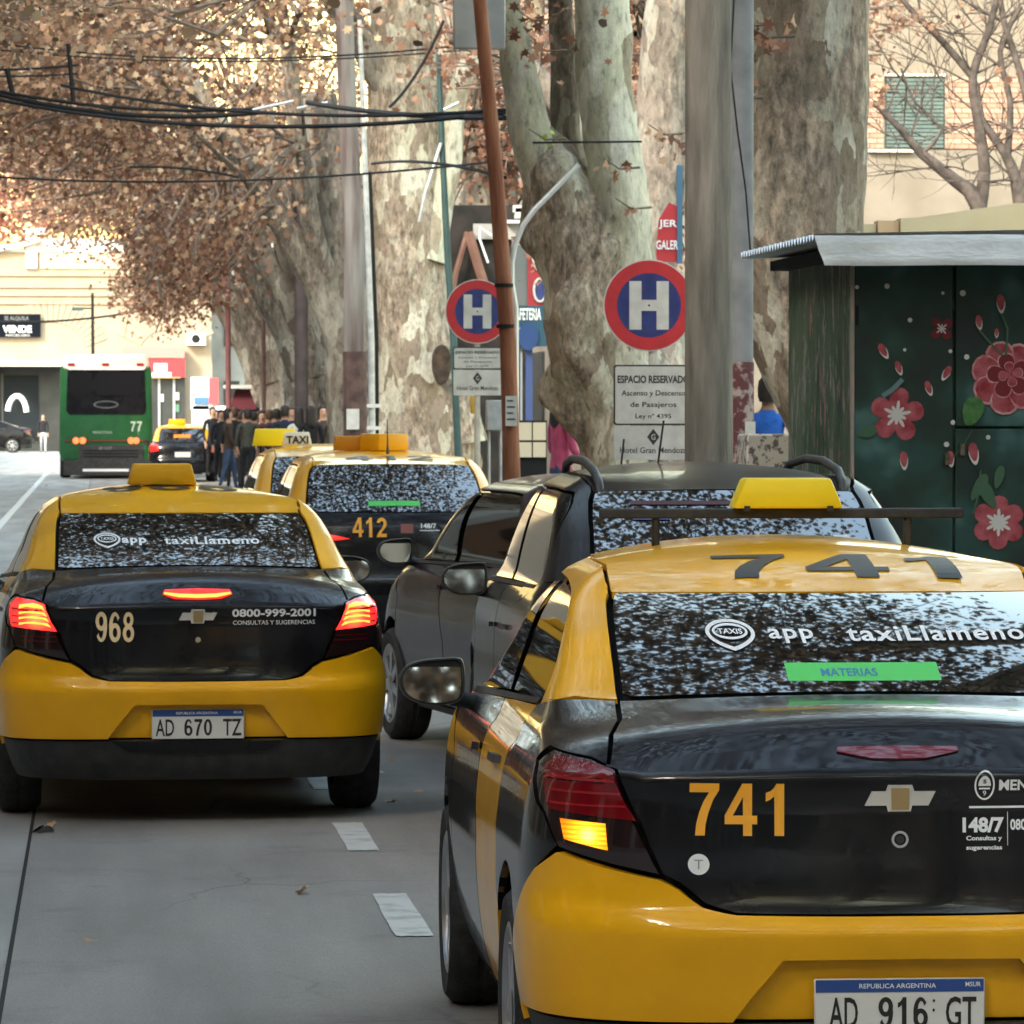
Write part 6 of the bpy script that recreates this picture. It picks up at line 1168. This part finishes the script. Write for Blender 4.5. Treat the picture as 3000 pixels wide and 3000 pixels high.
k = MB(); k.tube([at(1440, 690, Y - .25), at(1405, 665, Y - .25), at(1405, 700, Y - .25), at(1430, 770, Y - .25)], .02, 6); sub(ds, k.build('white_cable', WHT))
for x0, y0, w_, h2 in ((1500, 622, 40, 20), (1505, 640, 20, 30), (1480, 655, 45, 10), (1530, 630, 30, 12)): bx('roof_clutter', xat(x0, Y), xat(x0 + w_, Y), Y - .3, Y - .1, zat(y0, Y), zat(y0 - h2, Y), CRW if x0 != 1530 else VOID, ds)
vs3 = empty('shop_sign', (xat(1545, 70), 70, 3)); tag(vs3, 'tall red, blue and white sign half hidden by the gnarled trunk', 'sign'); Y = 70
def s3(nm, x0, x1, y0, y1, c_, d=0, nm2=None): k = MB(); k.box((xat(x0, Y), Y - .03 - d, zat(y1, Y)), (xat(x1, Y), Y - .0 - d, zat(y0, Y))); return sub(vs3, k.build(nm, nm2 or mat('sgn%d%d' % (x0, y0), c_, .5)))
s3('grey_strip', 1498, 1545, 700, 900, (.16, .17, .17)); s3('red_strip', 1545, 1600, 662, 895, (.35, .03, .04), .04); s3('blue_field', 1500, 1600, 895, 1015, (.012, .06, .10), .08); s3('post', 1540, 1560, 1015, 1330, (.04, .07, .2)); s3('post', 1524, 1530, 1015, 1330, (.3, .32, .34))
for cx_, cy_, a_, b_ in ((1580, 742, 20, 50), (1582, 850, 18, 34)):
    k = MB(); k.tube([at(cx_ + a_ * math.cos(t), cy_ + b_ * math.sin(t), Y - .12) for t in np.linspace(0, 2 * PI, 17)], .02, 6, False); sub(vs3, k.build('white_scroll', CRW)); k = MB(); k.prism([(xat(cx_ + a_ * math.cos(t), Y), zat(cy_ + b_ * math.sin(t), Y)) for t in np.linspace(0, 2 * PI, 17)[:-1]], Y - .10, Y - .08); sub(vs3, k.build('blue_oval', SBLU))
sub(vs3, flat_text('lettering', 'CAFETERIA', .45, .18, face_cam(xat(1540, Y), Y - .13, zat(920, Y)), WHT, None, .02)); s3('white_line', 1502, 1536, 960, 964, (.6, .62, .62), .12); 
k = MB(); k.prism([(xat(1545 + 30 * math.cos(t), Y), zat(985 + 42 * math.sin(t), Y)) for t in np.linspace(0, 2 * PI, 17)[:-1]], Y - .16, Y - .13); sub(vs3, k.build('blue_disc', mat('deep_blue', (.012, .045, .15), .5)))
pn = empty('menu_board', (xat(1560, 52), 52, 1)); tag(pn, 'pale board in a black frame left of the person in pink', 'board'); Y = 52
for x0, y0 in ((1520, 1238), (1562, 1238), (1520, 1296), (1562, 1296)): k = MB(); k.box((xat(x0, Y), Y, zat(y0 + (52 if y0 < 1290 else 44), Y)), (xat(x0 + 38, Y), Y + .03, zat(y0, Y))); sub(pn, k.build('panel', mat('board_cream%d%d' % (x0, y0), (.62, .52, .36), .7)))
k = MB(); k.box((xat(1514, Y), Y + .04, .15), (xat(1604, Y), Y + .06, zat(1232, Y))); sub(pn, k.build('frame', VOID))
rs = empty('hanging_sign', (xat(1960, 50), 50, 4)); tag(rs, 'red hanging sign with white letters just left of the concrete pole', 'sign'); Y = 50
k = MB(); k.prism([(xat(1935, Y), zat(640, Y)), (xat(1965, Y), zat(590, Y)), (xat(1988, Y), zat(600, Y)), (xat(1990, Y), zat(765, Y)), (xat(1925, Y), zat(765, Y))], Y, Y + .05); sub(rs, k.build('red_board', mat('banner_red', (.5, .03, .04), .5))); k = MB(); k.box((xat(1988, Y), Y - .02, zat(770, Y)), (xat(2004, Y), Y + .04, zat(480, Y))); sub(rs, k.build('blue_edge', mat('banner_blue', (.06, .15, .25), .5)))
sub(rs, flat_text('lettering', 'JER', .2, .10, face_cam(xat(1960, Y), Y - .03, zat(655, Y)), WHT, None, .02)); sub(rs, flat_text('lettering', 'GALER', .24, .10, face_cam(xat(1958, Y), Y - .03, zat(715, Y)), WHT, None, .02))
dp = empty('planter_stand', (xat(720, 135), 135, 0)); tag(dp, 'dark red draped stall under a pale tilted canopy beyond the crowd', 'stall'); Y = 135
k = MB(); k.prism([(xat(668, Y), zat(1200, Y)), (xat(690, Y), zat(1140, Y)), (xat(730, Y), zat(1140, Y)), (xat(750, Y), zat(1200, Y))], Y, Y + .6); sub(dp, k.build('red_cloth', mat('dark_red_cloth', (.10, .012, .02), .8))); k = MB(); k.box((xat(655, Y), Y - .3, zat(1138, Y)), (xat(735, Y), Y + 1, zat(1128, Y))); sub(dp, k.build('canopy', CRW)); k = MB(); k.box((xat(660, Y), Y + .1, 0), (xat(762, Y), Y + .5, zat(1195, Y))); sub(dp, k.build('table', VOID))
# left street front (added out of view to shade the street; shows in glass)
lb = empty('unseen_building', (-18, 20, 0)); tag(lb, 'unseen ochre street front added along the left pavement to block the sun', 'building'); OCH = noisy('ochre_render', (.16, .075, .035), (.22, .11, .055), .6, .9)
bx('wall', -26, -11.5, -90, 62, .1, 15, OCH, lb); bx('wall', -26, -11.5, 62.2, 118, .1, 14, TAU, lb); bx('wall', -26, -11.5, 118.2, 185, .1, 9, noisy('umber_render', (.10, .07, .05), (.14, .10, .075), .6, .9), lb)  # last darker wall added to keep side-glass reflections dark
rbk = empty('unseen_building', (14, -30, 0)); tag(rbk, 'unseen taupe street front added on the right behind the camera for dark reflections', 'building'); bx('wall', 11, 26, -90, 21, .1, 13, noisy('dark_taupe_render', (.07, .06, .05), (.10, .085, .07), 1, .9), rbk); cb = empty('unseen_building', (0, -92, 0)); tag(cb, 'unseen dark building added far behind the camera to block reflected sky', 'building'); bx('wall', -12, 12, -100, -92, 0, 14, bpy.data.materials['dark_taupe_render'], cb)  # both added behind the camera so the car paint reflects dark walls
for y in np.arange(-86, 18, 7.0):
    for z0, z1 in ((.5, 3.2), (5.2, 7.4), (9.2, 11.4)): bx('window', 10.94, 11.02, y, y + 3.2, z0, z1, DKG if z0 < 1 else GLS2, rbk)
for y in np.arange(-84, 116, 7.0):
    for z0, z1 in ((.5, 3.2), (5.2, 7.4), (9.2, 11.4)): bx('window', -11.52, -11.44, y, y + 3.2, z0, z1, DKG if z0 < 1 else GLS2, lb)
    bx('pilaster', -11.5, -11.2, y + 4.6, y + 5.4, .1, 14, CRW, lb)
# ================================================================ people
SKN = [noisy('skin_light', (.48, .28, .19), (.52, .31, .22), 8, .6), noisy('skin_tan', (.30, .17, .11), (.34, .2, .13), 8, .6)]; HAIR = noisy('dark_hair', (.012, .009, .008), (.03, .022, .018), 30, .6, .3); HAIR2 = noisy('brown_hair', (.06, .03, .018), (.10, .055, .03), 30, .6, .3); SHOE = mat('shoe', (.02, .02, .02), .6)
def cloth(n, c): return noisy(n, tuple(x * .8 for x in c), tuple(min(1, x * 1.15) for x in c), 12, .9, .3)
def body_mesh(stride=.12, arm=0.0, lean=0.0, female=False):
    sh = .175 if female else .195; V, E, R = [], [], []
    def a(p, r, par=None): V.append(p); R.append(r); (E.append((par, len(V) - 1)) if par is not None else None); return len(V) - 1
    pel = a((0, 0, .95), (.135, .10)); ab = a((0, -.01 * lean, 1.08), (.125, .092), pel); ch = a((0, -.02 * lean, 1.27), (.15, .105), ab); up = a((0, 0, 1.41), (.10, .075), ch); nk = a((0, 0, 1.50), (.052, .055), up); jw = a((0, -.012, 1.58), (.066, .078), nk); hd = a((0, 0, 1.66), (.078, .092), jw); tp = a((0, .005, 1.73), (.055, .065), hd)
    ns = a((0, -.085, 1.625), (.014, .014), jw)
    for s in (-1, 1):
        s_ = a((s * sh, 0, 1.40), (.062, .06), up); e = a((s * (sh + .055), .02 - .06 * arm, 1.12), (.046, .046), s_); w = a((s * (sh + .04 - .02 * arm), -.06 - .22 * arm, .88 + .2 * arm), (.030, .026), e); h = a((s * (sh + .035), -.085 - .26 * arm, .80 + .22 * arm), (.034, .018), w)
        for j in range(4): a((s * (sh + .035) + (j - 1.5) * .019, -.10 - .28 * arm, .715 + .006 * (j in (1, 2)) * -1 + .22 * arm), (.0085, .008), h)
        a((s * (sh + .0), -.105 - .26 * arm, .775 + .22 * arm), (.010, .010), w)
        hp = a((s * .095, 0, .87), (.092, .092), pel); kn = a((s * .10, -stride * s * .55 - .01, .50), (.058, .06), hp); an = a((s * .10, -stride * s + .02, .10), (.038, .042), kn); a((s * .105, -stride * s - .13, .035), (.036, .03), an)
    me = bpy.data.meshes.new('person'); me.from_pydata(V, E, []); o = bpy.data.objects.new('person', me); COL.objects.link(o)
    md = o.modifiers.new('s', 'SKIN'); md.use_smooth_shade = True
    for i, d in enumerate(me.skin_vertices[0].data): d.radius = R[i]; d.use_root = (i == 0)
    o.modifiers.new('u', 'SUBSURF').levels = 1
    dg = bpy.context.evaluated_depsgraph_get(); m2 = bpy.data.meshes.new_from_object(o.evaluated_get(dg)); bpy.data.objects.remove(o)
    for i in range(4): m2.materials.append(None)
    for p in m2.polygons:
        c = p.center; ax = abs(c.x)
        if c.z > 1.47: k = 0
        elif c.z < .08: k = 3
        elif c.z < .90 + .2 * arm and ax > sh - .02 and (c.z > .66): k = 0
        elif c.z < .93 and ax < sh - .02 or c.z < .66: k = 2
        else: k = 1
        p.material_index = k; p.use_smooth = True
    return m2
BM = [body_mesh(.12, 0), body_mesh(.05, .6, 0, True), body_mesh(.2, .3), body_mesh(.03, 0, 0, True)]
def hair_mesh(long):
    k = MB(); P_ = [(.02, 1.775), (.06, 1.765), (.088, 1.73), (.098, 1.67), (.095, 1.60)] + ([(.105, 1.50), (.11, 1.42), (.08, 1.37)] if long else [(.080, 1.555)]); rings = []
    for r, z in P_: rings.append([Vector((r * math.cos(t) * .93, .022 + r * (1.0 if math.sin(t) > -.2 or z > 1.70 else .35) * math.sin(t), z)) for t in np.linspace(0, 2 * PI, 17)[:-1]])
    k.rings(rings, True); return k
EYM = []
HM = [hair_mesh(False), hair_mesh(True)]; HMD = {}
def person(px, Y, rz, top, bot, label, b=0, long=False, hm=HAIR, sk=0, hgt=1.72, z=.146, group='pedestrians crowded on the right pavement', x=None):
    t = empty('person', (xat(px, Y) if x is None else x, Y, z), rz); tag(t, label, 'person', group); s = hgt / 1.78; t.scale = (s, s, s)
    o = link(bpy.data.objects.new('body', BM[b]), t)
    for i, m in enumerate((SKN[sk], top, bot, SHOE)): o.material_slots[i].link = 'OBJECT'; o.material_slots[i].material = m
    if (long, hm.name) not in HMD: HMD[(long, hm.name)] = HM[1 if long else 0].build('hair', hm, t, 60).data
    else: link(bpy.data.objects.new('hair', HMD[(long, hm.name)]), t)
    if not EYM: k = MB(); k.box((-.042, -.092, 1.648), (-.020, -.080, 1.660)); k.box((.020, -.092, 1.648), (.042, -.080, 1.660)); k.box((-.024, -.095, 1.572), (.024, -.085, 1.579)); EYM.append(k.build('face', mat('face_dark', (.05, .02, .018), .6), t).data)
    else: link(bpy.data.objects.new('face', EYM[0]), t)
    return t
PK = cloth('pink_jumper', (.42, .06, .13)); JN = cloth('blue_jeans', (.04, .07, .13)); BL = cloth('bright_blue_jacket', (.02, .12, .48)); DK = cloth('dark_trousers', (.015, .016, .02)); BK = cloth('black_coat', (.010, .010, .013)); NV = cloth('navy_coat', (.015, .02, .045)); GR = cloth('grey_coat', (.14, .14, .15)); WT = cloth('white_cloth', (.6, .6, .6)); BR = cloth('brown_coat', (.05, .032, .024)); OL = cloth('olive_grey_coat', (.06, .064, .052)); MR = cloth('maroon_coat', (.10, .02, .03))
person(1645, 48, math.radians(115), PK, JN, 'person in a pink jumper and blue jeans seen from behind by the gnarled trunk', 1, True, HAIR, 0, 1.76, .28, 'pedestrians near the signs')
person(2262, 38, math.radians(160), BL, DK, 'person in a bright blue jacket walking between the pole and the leaning trunk', 2, False, HAIR, 1, 1.76, .34, 'pedestrians near the signs')
L2 = [(622, 118, 20, BK, DK, 'person in black at the left edge of the crowd', 0, 0), (652, 112, 170, NV, DK, 'person in navy with light collar near the left of the crowd', 1, 1), (672, 108, 10, BK, JN, 'person in a black coat and jeans facing the road', 2, 0), (700, 115, 200, GR, DK, 'person in a grey coat deep in the crowd', 0, 0), (716, 104, 0, BR, DK, 'person in a brown coat in the front of the crowd', 0, 0), (742, 106, 160, NV, DK, 'short-haired person in a navy coat mid crowd', 2, 0), (764, 100, 20, BK, DK, 'person in black beside the thin brown pole', 1, 1), (786, 99, 190, MR, DK, 'person in a maroon coat right of the thin brown pole', 0, 0), (808, 97, 170, NV, DK, 'broad person in navy seen from behind', 0, 0), (832, 93, 180, NV, DK, 'person in dark navy directly behind the TAXI lamp', 2, 0), (852, 95, 10, BK, DK, 'tall dark-haired person behind the women', 0, 0), (872, 84, 200, WT, DK, 'woman wrapped in a white scarf above the TAXI lamp', 1, 1), (908, 83, 190, BK, DK, 'woman with long black hair in a black coat', 1, 1), (944, 88, 10, BR, DK, 'man in brown right of the long-haired woman', 0, 0), (978, 84, 0, OL, DK, 'person in an olive grey coat next to the maroon pole', 3, 1), (646, 110, 15, BK, BK, 'person all in black standing at the kerb edge', 0, 0), (684, 99, 185, BK, DK, 'person with a dark rucksack at the front of the crowd', 2, 0)]
TN = cloth('tan_coat', (.25, .17, .10)); LB = cloth('pale_blue_shirt', (.22, .28, .34)); RD = cloth('red_scarf', (.25, .03, .03))
L2 += [(632, 124, 10, LB, DK, 'person in a pale blue shirt at the back left of the crowd', 0, 0), (660, 126, 0, TN, DK, 'person in a tan coat at the back of the crowd', 1, 1), (708, 122, 180, BK, DK, 'short person in black far back in the crowd', 2, 0), (730, 118, 20, RD, DK, 'person with red top far back in the crowd', 3, 1), (756, 116, 175, GR, DK, 'grey-coated person behind the thin brown pole', 0, 0), (778, 112, 0, BK, DK, 'person in black facing the camera under the trees', 0, 0), (800, 110, 30, LB, JN, 'person in pale blue and jeans under the trees', 2, 0), (820, 105, 185, BK, DK, 'long-haired person in black right of mid crowd', 1, 1), (862, 104, 0, TN, DK, 'person in tan behind the white scarf', 0, 0), (890, 100, 10, GR, DK, 'person in grey behind the long-haired woman', 2, 0), (925, 98, 0, BK, DK, 'person in black between the women and the pole', 0, 0), (960, 96, 20, MR, DK, 'person in maroon beside the stout maroon pole', 1, 1), (668, 96, 100, BR, JN, 'person in brown stepping off the kerb', 2, 0), (724, 97, 190, OL, DK, 'person in olive at the front of the crowd', 0, 0)]
for px, Y, rz, a, b_, lab, bb, lg in L2: person(px, Y, math.radians(rz), a, b_, lab, bb, bool(lg), HAIR if px % 3 else HAIR2, px % 2, 1.66 + (px % 7) * .02)
person(128, 203, math.radians(0), BK, WT, 'tiny distant person in white skirt crossing by the dark frontage', 3, True, HAIR, 0, 1.7, 0, 'distant pedestrians')
k = MB(); Y = 206; k.tube([at(22 + 28 * (1 - math.cos(t)), 1215 - 55 * math.sin(t) * 1.0, Y) for t in np.linspace(.2, 3.0, 10)], .12, 8); o = k.build('stroller_hood', WHT, None, 60); tag(o, 'small white curved hood before the dark frontage above the sedan', 'canopy')
